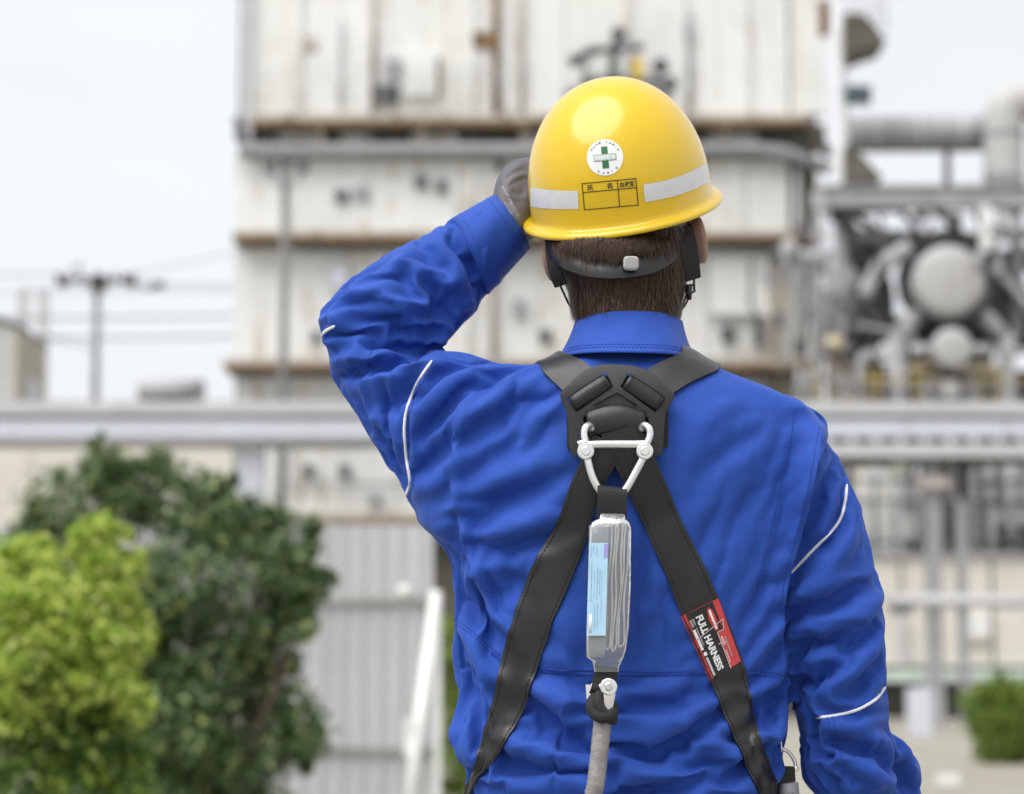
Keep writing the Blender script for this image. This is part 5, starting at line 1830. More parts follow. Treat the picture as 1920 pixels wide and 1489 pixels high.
def hat_profile():
    """(height, outward scale, extra flare) from crown to the rolled rim"""
    P = []
    H = 0.132
    for i in range(26):
        a = math.pi / 2 * (1 - i / 25)
        s_ = math.sin(a); c = math.cos(a)
        P.append((H * s_, c ** 0.97, 0.0))
    return P


def hat_shell():
    n = 96
    a, b = 0.1085, 0.128
    V, F = [], []
    rows = hat_profile()
    rows += [(-0.008, 1.0, 0.0005), (-0.016, 1.0, 0.0010), (-0.0205, 1.0, 0.0016), (-0.0225, 1.0, 0.0030), (-0.0240, 1.0, 0.0065), (-0.0255, 1.0, 0.0100), (-0.0275, 1.0, 0.0120), (-0.0300, 1.0, 0.0126), (-0.0318, 1.0, 0.0116), (-0.0315, 1.0, 0.0098), (-0.0285, 1.0, 0.005), (-0.026, 1.0, 0.0005), (-0.018, 1.0, -0.0028), (0.0, 1.0, -0.0032)]
    inner = [(h * 0.975, s_ * 0.972, 0.0) for h, s_, e in hat_profile()[::-1]]
    rows += inner
    for h, s_, e in rows:
        for k in range(n):
            t = 2 * math.pi * k / n
            f = max(0, math.sin(t))                      # front
            vis = f ** 2.2
            ex = e * (1 + 2.2 * vis) if e > 0 else e
            dz = -0.010 * vis * (e > 0.003) * (e / 0.0125)
            x = (a * s_ + ex) * math.cos(t)
            y = (b * s_ + ex) * math.sin(t)
            V.append((x, y, h + dz))
    m = len(rows)
    for i in range(m - 1):
        for k in range(n):
            l = (k + 1) % n
            F.append([i * n + k, (i + 1) * n + k, (i + 1) * n + l, i * n + l])
    F.append(list(range(n)))
    F.append([(m - 1) * n + k for k in range(n)][::-1])
    return HH(V), F


HV, HF = hat_shell()
mk('shell', HV, HF, m_shell, hat)
HT = BVHTree.FromPolygons(HV.tolist(), HF)


def drape_mesh(V2, F, tree, off, name, mat, parent, fallY=0.0, thick=0.0):
    """flat print given in photo pixels, laid on a curved surface as a thin film"""
    P = np.array([cast(x, y, tree, off, fallY)[0] for x, y in V2])
    if thick <= 0:
        return mk(name, P, F, mat, parent)
    Nn = np.array([cast(x, y, tree, off, fallY)[1] for x, y in V2])
    return mk(name, P, F, mat, parent)


def grid2(fn, nu, nv):
    V = [fn(i / (nu - 1), j / (nv - 1)) for i in range(nu) for j in range(nv)]
    F = [[i * nv + j, i * nv + j + 1, (i + 1) * nv + j + 1, (i + 1) * nv + j] for i in range(nu - 1) for j in range(nv - 1)]
    return V, F


def quadfilm(a, b, c, d, tree, off, name, mat, parent, nu=8, nv=8, fallY=0.0):
    a, b, c, d = map(np.array, (a, b, c, d))
    V, F = grid2(lambda u, v: (a * (1 - u) + b * u) * (1 - v) + (d * (1 - u) + c * u) * v, nu, nv)
    return drape_mesh(V, F, tree, off, name, mat, parent, fallY)


def text_mesh(s, bold=0.0, sx=1.0):
    cu = bpy.data.curves.new('t', 'FONT')
    cu.body = s
    cu.size = 1.0
    cu.offset = bold
    cu.resolution_u = 3
    o = bpy.data.objects.new('t', cu)
    C.objects.link(o)
    dg = bpy.context.evaluated_depsgraph_get(); dg.update()
    me = o.evaluated_get(dg).to_mesh()
    V = np.array([v.co[:2] for v in me.vertices]).reshape(-1, 2)
    F = [list(p.vertices) for p in me.polygons]
    o.evaluated_get(dg).to_mesh_clear()
    bpy.data.objects.remove(o); bpy.data.curves.remove(cu)
    if len(V):
        lo, hi = V.min(0), V.max(0)
        V = (V - lo) / np.maximum(hi - lo, 1e-6)       # unit box, y up
    return V, F


def textfilm(s, a, b, c, d, tree, off, name, mat, parent, bold=0.0, fallY=0.0):
    """text filling the pixel quad a(top left) b(top right) c(bottom right) d(bottom left)"""
    V, F = text_mesh(s, bold)
    if not len(V): return None
    a, b, c, d = map(np.array, (a, b, c, d))
    Q = [((a * (1 - u) + b * u) * v + (d * (1 - u) + c * u) * (1 - v)) for u, v in V]
    return drape_mesh(Q, F, tree, off, name, mat, parent, fallY)


def linefilm(p, q, w, tree, off, name, mat, parent, n=14):
    p, q = np.array(p, float), np.array(q, float)
    d = (q - p) / np.linalg.norm(q - p); s_ = np.array([-d[1], d[0]]) * w / 2
    return quadfilm(p + s_ - d * w / 2, q + s_ + d * w / 2, q - s_ + d * w / 2, p - s_ - d * w / 2, tree, off, name, mat, parent, n, 3)


# reflective bands
def band(tl, bl, name='reflective_band'):
    A, B = resample(tl, 20), resample(bl, 20)
    V, F = grid2(lambda u, v: A[int(round(u * 19))] * (1 - v) + B[int(round(u * 19))] * v, 20, 6)
    return drape_mesh(V, F, HT, 0.0005, name, m_tape, hat)


band([(995, 352), (1012, 354), (1045, 357), (1084, 358)], [(996, 387), (1013, 390), (1046, 392), (1085, 392)])
band([(1206, 346), (1250, 338), (1292, 323), (1324, 306)], [(1209, 379), (1252, 371), (1295, 357), (1329, 341)])
# round sticker
sc0 = np.array([1134.5, 295.5]); sr = 34.0
V = [tuple(sc0)] + [tuple(sc0 + sr * r_ * np.array([math.cos(t), math.sin(t)])) for r_ in (0.35, 0.7, 1.0) for t in np.arange(48) / 48 * 2 * math.pi]
F = [[0, 1 + (k + 1) % 48, 1 + k] for k in range(48)] + [[1 + i * 48 + k, 1 + i * 48 + (k + 1) % 48, 1 + (i + 1) * 48 + (k + 1) % 48, 1 + (i + 1) * 48 + k] for i in range(2) for k in range(48)]
stick = drape_mesh(V, F, HT, 0.0005, 'cross_sticker', m_stick, hat)
tl_ = R(-5)
ca, sa = math.cos(tl_), math.sin(tl_)


def sk(x, y):
    return np.array([sc0[0] + x * ca - y * sa, sc0[1] + x * sa + y * ca])


quadfilm(sk(-6, -20.5), sk(6, -20.5), sk(6, 20.5), sk(-6, 20.5), HT, 0.0008, 'green_cross', m_green, stick)
quadfilm(sk(-21, -6.2), sk(21, -6.2), sk(21, 6.2), sk(-21, 6.2), HT, 0.0010, 'text_strip', m_greentext, stick)
quadfilm(sk(-20.2, -5.4), sk(20.2, -5.4), sk(20.2, 5.4), sk(-20.2, 5.4), HT, 0.0012, 'text_strip_face', plain('pale_green_print', (0.45, 0.56, 0.49), 0.5), stick)
textfilm('安全衛生責任者', sk(-18.6, -4.2), sk(18.6, -4.2), sk(18.6, 4.2), sk(-18.6, 4.2), HT, 0.0014, 'strip_lettering', m_stick, stick, 0.02)


def arc_text(s, r, a0, a1, h, flip=False):
    n = len(s)
    for i, ch in enumerate(s):
        if ch == ' ': continue
        V_, F_ = text_mesh(ch, 0.01)
        if not len(V_): continue
        t = R(a0 + (a1 - a0) * (i + 0.5) / n)
        c = np.array([math.sin(t), -math.cos(t)]) * r
        ax = np.array([math.cos(t), math.sin(t)])
        ay = np.array([-math.sin(t), math.cos(t)])       # downwards (to the centre)
        if flip: ax, ay = -ax, -ay
        Q = [sk(*(c + ax * (u - 0.5) * h + ay * (0.5 - v) * h)) for u, v in V_]
        drape_mesh(Q, F_, HT, 0.0008, 'rim_lettering', m_greentext, stick)


arc_text('安全第一 作業責任者', 28.5, -62, 70, 4.6)
arc_text('者任責全安', 29.0, 128, 218, 4.4, True)

# name box
nb = [np.array(p, float) for p in ((1091.5, 344.5), (1192, 335), (1196.5, 384.5), (1096, 393.5))]


def nbp(u, v):
    return (nb[0] * (1 - u) + nb[1] * u) * (1 - v) + (nb[3] * (1 - u) + nb[2] * u) * v


for (u0, v0), (u1, v1) in (((0, 0), (1, 0)), ((1, 0), (1, 1)), ((1, 1), (0, 1)), ((0, 1), (0, 0)), ((0, 0.34), (1, 0.34)), ((0.655, 0), (0.655, 1))):
    linefilm(nbp(u0, v0), nbp(u1, v1), 1.7, HT, 0.0006, 'name_box_line', m_brownink, hat)
for ch, u0, u1, v0, v1 in (('氏', 0.09, 0.20, 0.07, 0.28), ('名', 0.45, 0.56, 0.07, 0.28), ('血液型', 0.69, 0.965, 0.07, 0.28)):
    textfilm(ch, nbp(u0, v0), nbp(u1, v0), nbp(u1, v1), nbp(u0, v1), HT, 0.0006, 'name_box_lettering', m_ink, hat, 0.02)


# ---------------------------------------------------------------- head band, adjuster, chin strap
def head_band():
    """plastic nape band following the back of the head"""
    top = [(1026, 452), (1060, 474), (1110, 488), (1170, 488), (1220, 478), (1262, 456), (1276, 440)]
    bot = [(1030, 486), (1062, 506), (1112, 520), (1172, 521), (1226, 511), (1264, 490), (1280, 470)]
    G = np.empty((48, 7, 3))
    A, B = resample(top, 48), resample(bot, 48)
    for i in range(48):
        s_ = i / 47 * 2 - 1
        y = -0.064 + 0.085 * (1 - math.sqrt(max(0.0, 1 - (0.96 * abs(s_)) ** 2)))
        for j in range(7):
            t = j / 6
            p = A[i] * (1 - t) + B[i] * t
            G[i, j] = W(p[0], p[1], y + 0.006 * (1 - t) - 0.0015 * math.sin(math.pi * t))
    slab(G, 0.0025, 'nape_band', plain('nape_band_plastic', (0.012, 0.012, 0.012), 0.35, scale=40), hat)
    return G


NB = head_band()
# adjuster knob: rounded pale block with ribs
kc = W(1183, 494, -0.067)
mb = MB()
for sx in np.linspace(-1, 1, 7):
    mb.box(kc + np.array([sx * 0.0064 - 0.0006, -0.0058, -0.0068 + abs(sx) ** 3 * 0.002]), kc + np.array([sx * 0.0064 + 0.0006, 0.0, 0.0068 - abs(sx) ** 3 * 0.002]))
kb = MB()
ang = np.arange(24) / 24 * 2 * math.pi
rr = [(np.sign(math.cos(t)) * abs(math.cos(t)) ** 0.5 * 0.0088, np.sign(math.sin(t)) * abs(math.sin(t)) ** 0.5 * 0.0080) for t in ang]
kb.add([kc + np.array([x * f, yy, z * f]) for f, yy in ((1.0, 0.003), (1.0, -0.0030), (0.9, -0.0048), (0.6, -0.0052)) for x, z in rr],
       [[i * 24 + k, i * 24 + (k + 1) % 24, (i + 1) * 24 + (k + 1) % 24, (i + 1) * 24 + k] for i in range(3) for k in range(24)] + [[72 + k for k in range(24)]])
knob = kb.build('adjuster_knob', plain('pale_grey_plastic', (0.42, 0.42, 0.41), 0.5, scale=120), hat, True)
mb.build('knob_ribs', plain('pale_grey_ribs', (0.36, 0.36, 0.35), 0.55), knob)

# right chin strap: webbing, buckle and the two cords under it
def strap3(path, w, thick, name, mat, parent, face):
    """webbing along a world path, `face` = outward normal"""
    P = spline(np.array(path), 6)
    T = np.gradient(P, axis=0); T /= np.linalg.norm(T, axis=1)[:, None]
    fc = np.asarray(face, float)
    fc = np.broadcast_to(fc, P.shape) if fc.ndim == 1 else resample(fc, len(P))
    Sd = np.cross(T, fc); Sd /= np.linalg.norm(Sd, axis=1)[:, None]
    G = np.stack([P + Sd * w * (j / 4 - 0.5) for j in range(5)], 1)
    N = np.cross(Sd, T)
    V = np.concatenate([(G + N[:, None] * thick / 2).reshape(-1, 3), (G - N[:, None] * thick / 2).reshape(-1, 3)])
    n, m = len(P), 5
    K = n * m
    F = []
    for i in range(n - 1):
        for j in range(m - 1):
            a = i * m + j
            F += [[a, a + 1, a + m + 1, a + m], [K + a + m, K + a + m + 1, K + a + 1, K + a]]
        for j in (0, m - 1):
            a = i * m + j
            F.append([a, a + m, K + a + m, K + a])
    F += [[j, j + 1, K + j + 1, K + j] for j in range(m - 1)] + [[(n - 1) * m + j, (n - 1) * m + j + 1, K + (n - 1) * m + j + 1, K + (n - 1) * m + j] for j in range(m - 1)]
    o = mk(name, V, F, mat, parent, False)
    bm = bmesh.new(); bm.from_mesh(o.data); bmesh.ops.recalc_face_normals(bm, faces=bm.faces); bm.to_mesh(o.data); bm.free()
    return o


strap3([W(1282, 424, -0.004), W(1291, 455, -0.012), W(1296, 490, -0.010), W(1299, 515, -0.002), W(1299, 524, 0.002)], 0.020, 0.0022, 'chin_strap', m_black, hat, (0.35, -1, 0.1))
mb = MB()
for x0, y0, x1, y1 in ((1284, 520, 1287, 550), (1301, 518, 1302, 548), (1284, 536, 1302, 534), (1285, 550, 1300, 548), (1285, 521, 1302, 519)):
    mb.tube([W(x0, y0, 0.006), W(x1, y1, 0.010)], 0.0014, 8)
mb.tube([W(1293, 534, 0.006), W(1292, 562, 0.010)], [0.0034, 0.003], 8)
mb.build('chin_buckle', m_bplast, hat, True)
for dx in (0, 7):
    mk('chin_cord', *tube(spline([W(1288 + dx, 548, 0.012), W(1283 + dx * 0.7, 566, 0.022), W(1274 + dx * 0.4, 582, 0.045), W(1255, 600, 0.085)], 5), 0.0012, 7), m_black, hat)
# left side strap pressed against the jaw
strap3([W(1034, 440, 0.012), W(1036, 480, 0.004), W(1041, 510, 0.004), W(1052, 536, 0.010)], 0.016, 0.0025, 'chin_strap', m_black, hat, (-0.5, -0.9, 0.1))
mk('chin_cord', *tube(spline([W(1048, 530, 0.006), W(1058, 552, 0.016), W(1068, 572, 0.03), W(1090, 600, 0.08)], 5), 0.0014, 7), m_black, hat)

# print on the back of the glove
GT = BVHTree.FromPolygons(GVv.tolist(), GFf.tolist())
for i in range(15):
    t = i / 14
    c = np.array([944 + 28 * t, 350 + 54 * t]) + np.array([0.8 * math.sin(i * 2.1), 0])
    if i in (5, 9): continue
    quadfilm(c + (-3.2, -1.0), c + (2.6, 1.4), c + (1.9, 2.9), c + (-3.6, 0.7), GT, 0.0004, 'glove_print', m_print, _h, 3, 3)
for x, y, w_, h_ in ((952, 394, 4, 3), (957, 398, 3, 4), (949, 399, 4, 2.4), (955, 405, 5, 2.6), (961, 409, 2.4, 2.4), (940, 366, 3, 2), (943, 372, 3, 2), (946, 380, 3, 1.8), (938, 378, 2, 2)):
    quadfilm((x, y), (x + w_, y + 0.8), (x + w_ - 0.6, y + h_ + 0.8), (x - 0.6, y + h_), GT, 0.0004, 'glove_print', m_print, _h, 3, 3)

# ================================================================ full body harness
def leather_mat():
    m = M('charcoal_harness_webbing')
    v = m.coords()
    a = m.noise(v, 20, 5, 0.6)
    m.color(m.ramp(a, [(0.3, (0.0105, 0.0098, 0.0105)), (0.7, (0.016, 0.0148, 0.0158))]))
    m.set(Roughness=0.40)
    b = m.bump(m.noise(v, 40, 3), 0.12, 0.003)
    m.bump(m.noise(v, 900, 2), 0.2, 0.0004, b)
    return m.m


m_strap = leather_mat()
m_stitch = plain('dark_stitch', (0.008, 0.007, 0.007), 0.7, scale=200)
m_edge = plain('strap_edge', (0.055, 0.050, 0.050), 0.8, scale=300, vary=0.5)
m_plate = plain('dorsal_plate_rubber', (0.018, 0.0185, 0.021), 0.55, scale=30, vary=0.10, bump=0.06)
m_steel = plain('satin_aluminium', (0.80, 0.80, 0.80), 0.30, metal=0.85, scale=60, vary=0.06)
m_red = plain('label_red', (0.55, 0.045, 0.05), 0.5, scale=90)
m_lblack = plain('label_black', (0.014, 0.013, 0.014), 0.45, scale=90)
m_white = plain('label_white', (0.75, 0.75, 0.76), 0.5, scale=90)
m_lgrey = plain('label_grey', (0.30, 0.30, 0.31), 0.5, scale=90)

harness = empty('safety_harness', (W(1160, 780, -0.11)))
tag(harness, 'charcoal full body safety harness with dorsal plate and steel ring on the blue jacket', 'harness')


def edge_stitches(G, o, inset=0.10, both=True, dash=0.0030, gap=0.0014):
    n, m = G.shape[:2]
    for t in ((inset, 1 - inset) if both else (inset,)):
        P = np.array([G[i, 0] * (1 - t) + G[i, -1] * t for i in range(n)])
        # follow the strap's crowned face
        j = t * (m - 1); j0 = int(j); fr = j - j0
        P = G[:, j0] * (1 - fr) + G[:, min(j0 + 1, m - 1)] * fr
        stitch(P, np.array([0, -1.0, 0.1]), 'stitching', m_stitch, o, dash, gap, 0.00055, 0.0004)


# long straps running down from the plate
LS_L = [(1112, 820), (1092, 862), (1073, 900), (1042, 983), (1006, 1050), (978, 1118), (958, 1177), (939, 1248), (925, 1318), (899, 1412), (871, 1489), (846, 1560), (820, 1640)]
LS_R = [(1172, 840), (1146, 885), (1121, 936), (1100, 1013), (1066, 1098), (1038, 1169), (1014, 1240), (992, 1310), (962, 1375), (930, 1424), (883, 1484), (852, 1570), (826, 1644)]
RS_L = [(1126, 820), (1142, 855), (1168, 909), (1195, 962), (1214, 998), (1264, 1122), (1294, 1195), (1332, 1279), (1356, 1344), (1384, 1408), (1420, 1489), (1452, 1560), (1470, 1600)]
RS_R = [(1196, 800), (1226, 862), (1252, 920), (1287, 1000), (1325, 1073), (1355, 1149), (1390, 1237), (1409, 1321), (1426, 1394), (1441, 1443), (1460, 1489), (1476, 1560), (1486, 1600)]


def crown(G, c=0.0016):
    m = G.shape[1]
    t = np.linspace(0, 1, m)
    G = G.copy()
    G[..., 1] -= (c * np.sin(math.pi * t) ** 0.7)[None, :]
    return G


def front_of(G, k):
    G = crown(G)
    n = len(G)
    G[..., 1] -= (k * np.clip(1 - np.arange(n) / (n * 0.20), 0, 1) ** 0.8)[:, None]
    return G


GL, sl_ = drape_band(LS_L, LS_R, JT, 0.0035, 0.0026, 'back_strap', m_strap, harness, 110, 11, 22, lift=lambda G: front_of(G, 0.020), clear=0.0028)
edge_stitches(GL, sl_)
GR, sr_ = drape_band(RS_L, RS_R, JT, 0.0038, 0.0026, 'back_strap', m_strap, harness, 110, 11, 22, lift=lambda G: front_of(G, 0.024), clear=0.0028)
edge_stitches(GR, sr_)

# shoulder straps: from the plate up over the shoulders and down the chest
def shoulder_strap(low, high, wdir, side):
    """low/high: pixel edge lines on the visible back; continues over the shoulder"""
    A, B = resample(low, 16), resample(high, 16)
    G = np.empty((16, 9, 3))
    for i in range(16):
        for j in range(9):
            t = j / 8
            p = A[i] * (1 - t) + B[i] * t
            G[i, j] = cast(p[0], p[1], JT, 0.003, 0.0)[0]
    for _ in range(6):
        G[1:-1] = 0.5 * G[1:-1] + 0.25 * (G[:-2] + G[2:])
    # over the top: carry on by sliding along the nearest cloth
    ext = []
    cur = G[-1].copy()
    cen = cur.mean(0)
    guide = spline([cen, cen + np.array([side * 0.000, 0.030, 0.004]), cen + np.array([side * 0.002, 0.080, -0.006]), cen + np.array([side * 0.016, 0.125, -0.06]), cen + np.array([side * 0.004, 0.145, -0.16]), cen + np.array([-side * 0.01, 0.15, -0.30])], 5)[1:]
    w_ = cur - cen
    for g in guide:
        row = []
        for q in w_:
            h, n, ii, d = JT0.find_nearest(Vector(g + q * np.array([1, 0.4, 0.35])))
            row.append(np.array(h) + np.array(n) * 0.003)
        ext.append(row)
    X = np.concatenate([G, np.array(ext)])
    for _ in range(4):
        X[13:-1] = 0.5 * X[13:-1] + 0.25 * (X[12:-2] + X[14:])
    o = slab(X, 0.0026, 'shoulder_strap', m_strap, harness)
    edge_stitches(X[:18], o)
    return o


shoulder_strap([(1098, 772), (1072, 748), (1042, 722), (1014, 700)], [(1140, 724), (1112, 696), (1088, 680), (1062, 669)], None, -1)
shoulder_strap([(1180, 726), (1212, 698), (1240, 684), (1272, 670)], [(1222, 776), (1262, 740), (1305, 716), (1350, 699)], None, 1)

# ---------------------------------------------------------------- dorsal plate
def z3(x, y):
    return np.array([980 + x * 0.26863, 560 + y * 0.26863])


plate_out = [z3(*p) for p in [(520, 466), (660, 459), (800, 476), (900, 518), (990, 590), (1048, 655), (1056, 692), (1004, 790), (990, 900), (976, 1058), (930, 1100), (650, 1112), (390, 1106), (332, 1068), (318, 920), (308, 800), (264, 692), (272, 650), (335, 580), (425, 508)]]
slot_l = [z3(*p) for p in [(318, 690), (560, 528), (592, 542), (624, 606), (610, 626), (392, 780), (366, 776), (322, 712)]]
slot_r = [z3(*p) for p in [(752, 530), (978, 676), (986, 704), (934, 778), (908, 780), (700, 626), (694, 602), (728, 540)]]
slot_b = [z3(*p) for p in [(424, 832), (500, 800), (570, 778), (660, 769), (750, 780), (820, 806), (876, 838), (868, 900), (846, 962), (480, 966), (452, 900)]]


def plate():
    """moulded plate with three openings: 2D fill, bevelled rim, gently bowed to the back"""
    bm = bmesh.new()
    loops = []
    for poly, k in ((plate_out, 4), (slot_l, 2), (slot_r, 2), (slot_b, 3)):
        L = spline(np.array(poly), k, True)
        vs = [bm.verts.new((p[0], p[1], 0)) for p in L]
        for i in range(len(vs)): bm.edges.new((vs[i], vs[(i + 1) % len(vs)]))
    bmesh.ops.triangle_fill(bm, edges=bm.edges[:], use_beauty=True, use_dissolve=False)
    # drop the fills of the openings
    def inside(p, poly):
        c = False
        n = len(poly)
        for i in range(n):
            a, b = poly[i], poly[(i + 1) % n]
            if (a[1] > p[1]) != (b[1] > p[1]) and p[0] < (b[0] - a[0]) * (p[1] - a[1]) / (b[1] - a[1]) + a[0]: c = not c
        return c
    kill = [f for f in bm.faces if any(inside(f.calc_center_median(), s_) for s_ in (slot_l, slot_r, slot_b))]
    bmesh.ops.delete(bm, geom=kill, context='FACES')
    base = bm.faces[:]
    r = bmesh.ops.extrude_face_region(bm, geom=base)
    top = [g for g in r['geom'] if isinstance(g, bmesh.types.BMVert)]
    for v in top: v.co.z = 1.0
    bmesh.ops.recalc_face_normals(bm, faces=bm.faces)
    rim = [e for e in bm.edges if len(e.link_faces) == 2 and abs(e.verts[0].co.z - 1) < 1e-6 and abs(e.verts[1].co.z - 1) < 1e-6 and any(abs(f.normal.z) < 0.1 for f in e.link_faces)]
    # bevel in pixel units; z is remapped below
    for v in bm.verts: v.co.z *= 14.0
    bmesh.ops.bevel(bm, geom=rim, offset=2.2, segments=2, profile=0.6, affect='EDGES')
    cx, cy = 1158, 770
    for v in bm.verts:
        x, y, z = v.co
        Yb = -0.125 - 0.0005 + 0.000028 * 1.0 * ((x - cx) ** 2) / 100 * 1.0 + 0.012 * max(0, (740 - y) / 60) ** 1.5
        p = W(x, y, Yb - z * 0.00035)
        v.co = p
    me = bpy.data.meshes.new('plate'); bm.to_mesh(me); bm.free()
    V = np.array([v.co[:] for v in me.vertices]); F = [list(p.vertices) for p in me.polygons]
    bpy.data.meshes.remove(me)
    o = mk('dorsal_plate', V, F, m_plate, harness, True)
    bm = bmesh.new(); bm.from_mesh(o.data); bmesh.ops.recalc_face_normals(bm, faces=bm.faces)
    for e in bm.edges:
        if len(e.link_faces) == 2 and e.calc_face_angle(0) > 0.7: e.smooth = False
    bm.to_mesh(o.data); bm.free()
    return o


pl_o = plate()
Gp = np.array([[W(1158 + (u - 0.5) * (120 + 70 * min(1, v * 2.2)), 704 + 136 * v, -0.1225 + 0.010 * (abs(u - 0.5) * 2) ** 2 + 0.008 * max(0, 0.3 - v) / 0.3) for u in np.linspace(0, 1, 9)] for v in np.linspace(0, 1, 9)])
slab(Gp, 0.003, 'backing_pad', m_black, harness)
# raised arrow rib moulded above the lower opening
P = [W(*z3(x, y), -0.1318) for x, y in ((500, 742), (580, 690), (660, 650), (720, 690), (800, 745))]
mk('moulded_rib', *tube(P, 0.0011, 6), m_plate, pl_o)


def bar_roll(p, q, r, Y, name, ends=True):
    """webbing folded round a bar of the plate: a fat crowned roll"""
    a, b = W(*p, Y), W(*q, Y)
    n = 14
    P = [a + (b - a) * t for t in np.linspace(0, 1, n)]
    rad = [r * (0.93 + 0.07 * math.sin(math.pi * t)) for t in np.linspace(0, 1, n)]
    o = mk(name, *tube(P, rad, 18, True, False, np.array(rad) * 0.72, (0, 1, 0.001)), m_strap, harness)
    for t in (0.09, 0.91):
        c = a + (b - a) * t
        d = (b - a) / np.linalg.norm(b - a)
        s_ = np.cross(d, (0, 1, 0)); s_ /= np.linalg.norm(s_)
        ring = [c + s_ * math.cos(x) * r * 0.96 + np.array([0, -1, 0]) * math.sin(x) * r * 0.72 for x in np.linspace(0.1, math.pi - 0.1, 12)]
        stitch(np.array(ring), np.array([0, -1.0, 0]), 'stitching', m_stitch, o, 0.002, 0.0012, 0.0005)
    return o


bar_roll(z3(350, 738), z3(596, 578), 0.0098, -0.1265, 'strap_roll')
bar_roll(z3(722, 582), z3(960, 738), 0.0098, -0.1265, 'strap_roll')
# wide roll that carries the ring
a, b = W(*z3(452, 880), -0.128), W(*z3(848, 880), -0.128)
P = [a + (b - a) * t for t in np.linspace(0, 1, 16)]
rad = [0.0150 + 0.0050 * math.sin(math.pi * t) ** 1.2 for t in np.linspace(0, 1, 16)]
P = [p + np.array([0, 0, 0.003 * math.sin(math.pi * t)]) for p, t in zip(P, np.linspace(0, 1, 16))]
roll = mk('ring_roll', *tube(P, rad, 22, True, False, np.array(rad) * 0.55, (0, 1, 0.001)), m_strap, harness)
Q = [W(*z3(680 + 75 * t, 800 + 130 * t), -0.1385 + 0.004 * abs(t - 0.5)) for t in np.linspace(0, 1, 8)]
stitch(np.array(Q), np.array([0, -1.0, 0]), 'stitching', m_stitch, roll, 0.003, 0.0012, 0.0006)

# ---------------------------------------------------------------- dorsal ring
def flat_tube(px, w, d, Y, k=6, closed=False, n=14):
    P = spline([np.array(W(*z3(x, y), Y + (dy if len(q) > 2 else 0))) for q in px for x, y, dy in [tuple(q) + (0,) * (3 - len(q))]], k, closed)
    return tube(P, w, n, True, closed, d, (0, 1, 0.001))


YR = -0.152
ring = empty('dorsal_ring', W(*z3(640, 1050), YR) - np.array(harness.location), harness)
mk('cross_bar', *flat_tube([(432, 1024), (520, 1018), (640, 1017), (760, 1017), (868, 1016)], 0.0044, 0.0034, YR), m_steel, ring)
mk('hook', *flat_tube([(486, 912, 0.014), (462, 886, 0.008), (436, 905, 0.002), (430, 955, 0.001), (444, 1018, 0)], 0.0040, 0.0038, YR), m_steel, ring)
mk('hook', *flat_tube([(828, 912, 0.014), (850, 884, 0.008), (882, 905, 0.002), (888, 955, 0.001), (866, 1018, 0)], 0.0040, 0.0038, YR), m_steel, ring)
mk('lower_bow', *flat_tube([(442, 1058, 0.002), (458, 1140), (486, 1240), (530, 1326), (580, 1372, 0.001), (630, 1384, 0.002), (680, 1370, 0.001), (726, 1322), (786, 1216), (836, 1120), (858, 1058, 0.002)], 0.0042, 0.0034, YR + 0.001), m_steel, ring)
for x, y in ((440, 1066), (852, 1066)):
    c = W(*z3(x, y), YR)
    mb = MB()
    n = 28
    for r0, y0, y1 in ((0.0092, 0.004, -0.0046), (0.0054, -0.0046, -0.0060)):
        t = np.arange(n) / n * 2 * math.pi
        rr_ = [(r0, y0), (r0, y1 + 0.0012), (r0 - 0.0012, y1), (0.0001, y1)]
        V = np.concatenate([[c + np.array([math.cos(a_) * q, yy, math.sin(a_) * q]) for a_ in t] for q, yy in rr_])
        mb.add(V, [[i * n + k, i * n + (k + 1) % n, (i + 1) * n + (k + 1) % n, (i + 1) * n + k] for i in range(3) for k in range(n)])
    mb.build('rivet', m_steel, ring, True).data.set_sharp_from_angle(angle=R(35))
mk('latch_pin', *flat_tube([(386, 1016), (410, 1010), (440, 1004)], 0.0036, 0.0036, YR - 0.001), m_steel, ring)

# ---------------------------------------------------------------- sewn maker's label on the right back strap
def lab(u, v):
    a, b, c, d = np.array((1276, 1156.)), np.array((1346, 1122.)), np.array((1388, 1240.)), np.array((1330, 1276.))
    return (a * (1 - u) + b * u) * (1 - v) + (d * (1 - u) + c * u) * v


_n, _m = GR.shape[:2]
ST = BVHTree.FromPolygons(GR.reshape(-1, 3).tolist(), [[i * _m + j, i * _m + j + 1, (i + 1) * _m + j + 1, (i + 1) * _m + j] for i in range(_n - 1) for j in range(_m - 1)] )
ST = BVHTree.FromPolygons(JV.tolist() + PG.reshape(-1, 3).tolist() + GR.reshape(-1, 3).tolist(), JF.tolist() + [[a + len(JV) for a in q] for q in _pf] +
                          [[a + len(JV) + len(PG.reshape(-1, 3)) for a in q] for q in [[i * _m + j, i * _m + j + 1, (i + 1) * _m + j + 1, (i + 1) * _m + j] for i in range(_n - 1) for j in range(_m - 1)]])


def lfilm(u0, v0, u1, v1, off, name, mat, parent, nu=10, nv=16):
    return quadfilm(lab(u0, v0), lab(u1, v0), lab(u1, v1), lab(u0, v1), ST, off, name, mat, parent, nu, nv)


Gb = np.array([[cast(*lab(u, v), ST, 0.0013)[0] for u in np.linspace(0, 1, 9)] for v in np.linspace(0, 1, 17)])
label_o = slab(Gb, 0.0012, 'sewn_label', m_red, harness)
lfilm(0.13, 0.0, 0.84, 1.0, 0.0017, 'black_field', m_lblack, label_o)
lfilm(0.66, 0.44, 0.87, 1.0, 0.0020, 'red_corner', m_red, label_o)
# white lettering reads down the strap
def ltext(s, u0, v0, u1, v1, off, mat, bold=0.0):
    # reading direction +v, letter tops towards larger u
    return textfilm(s, lab(u1, v0), lab(u1, v1), lab(u0, v1), lab(u0, v0), ST, off, 'lettering', mat, label_o, bold)


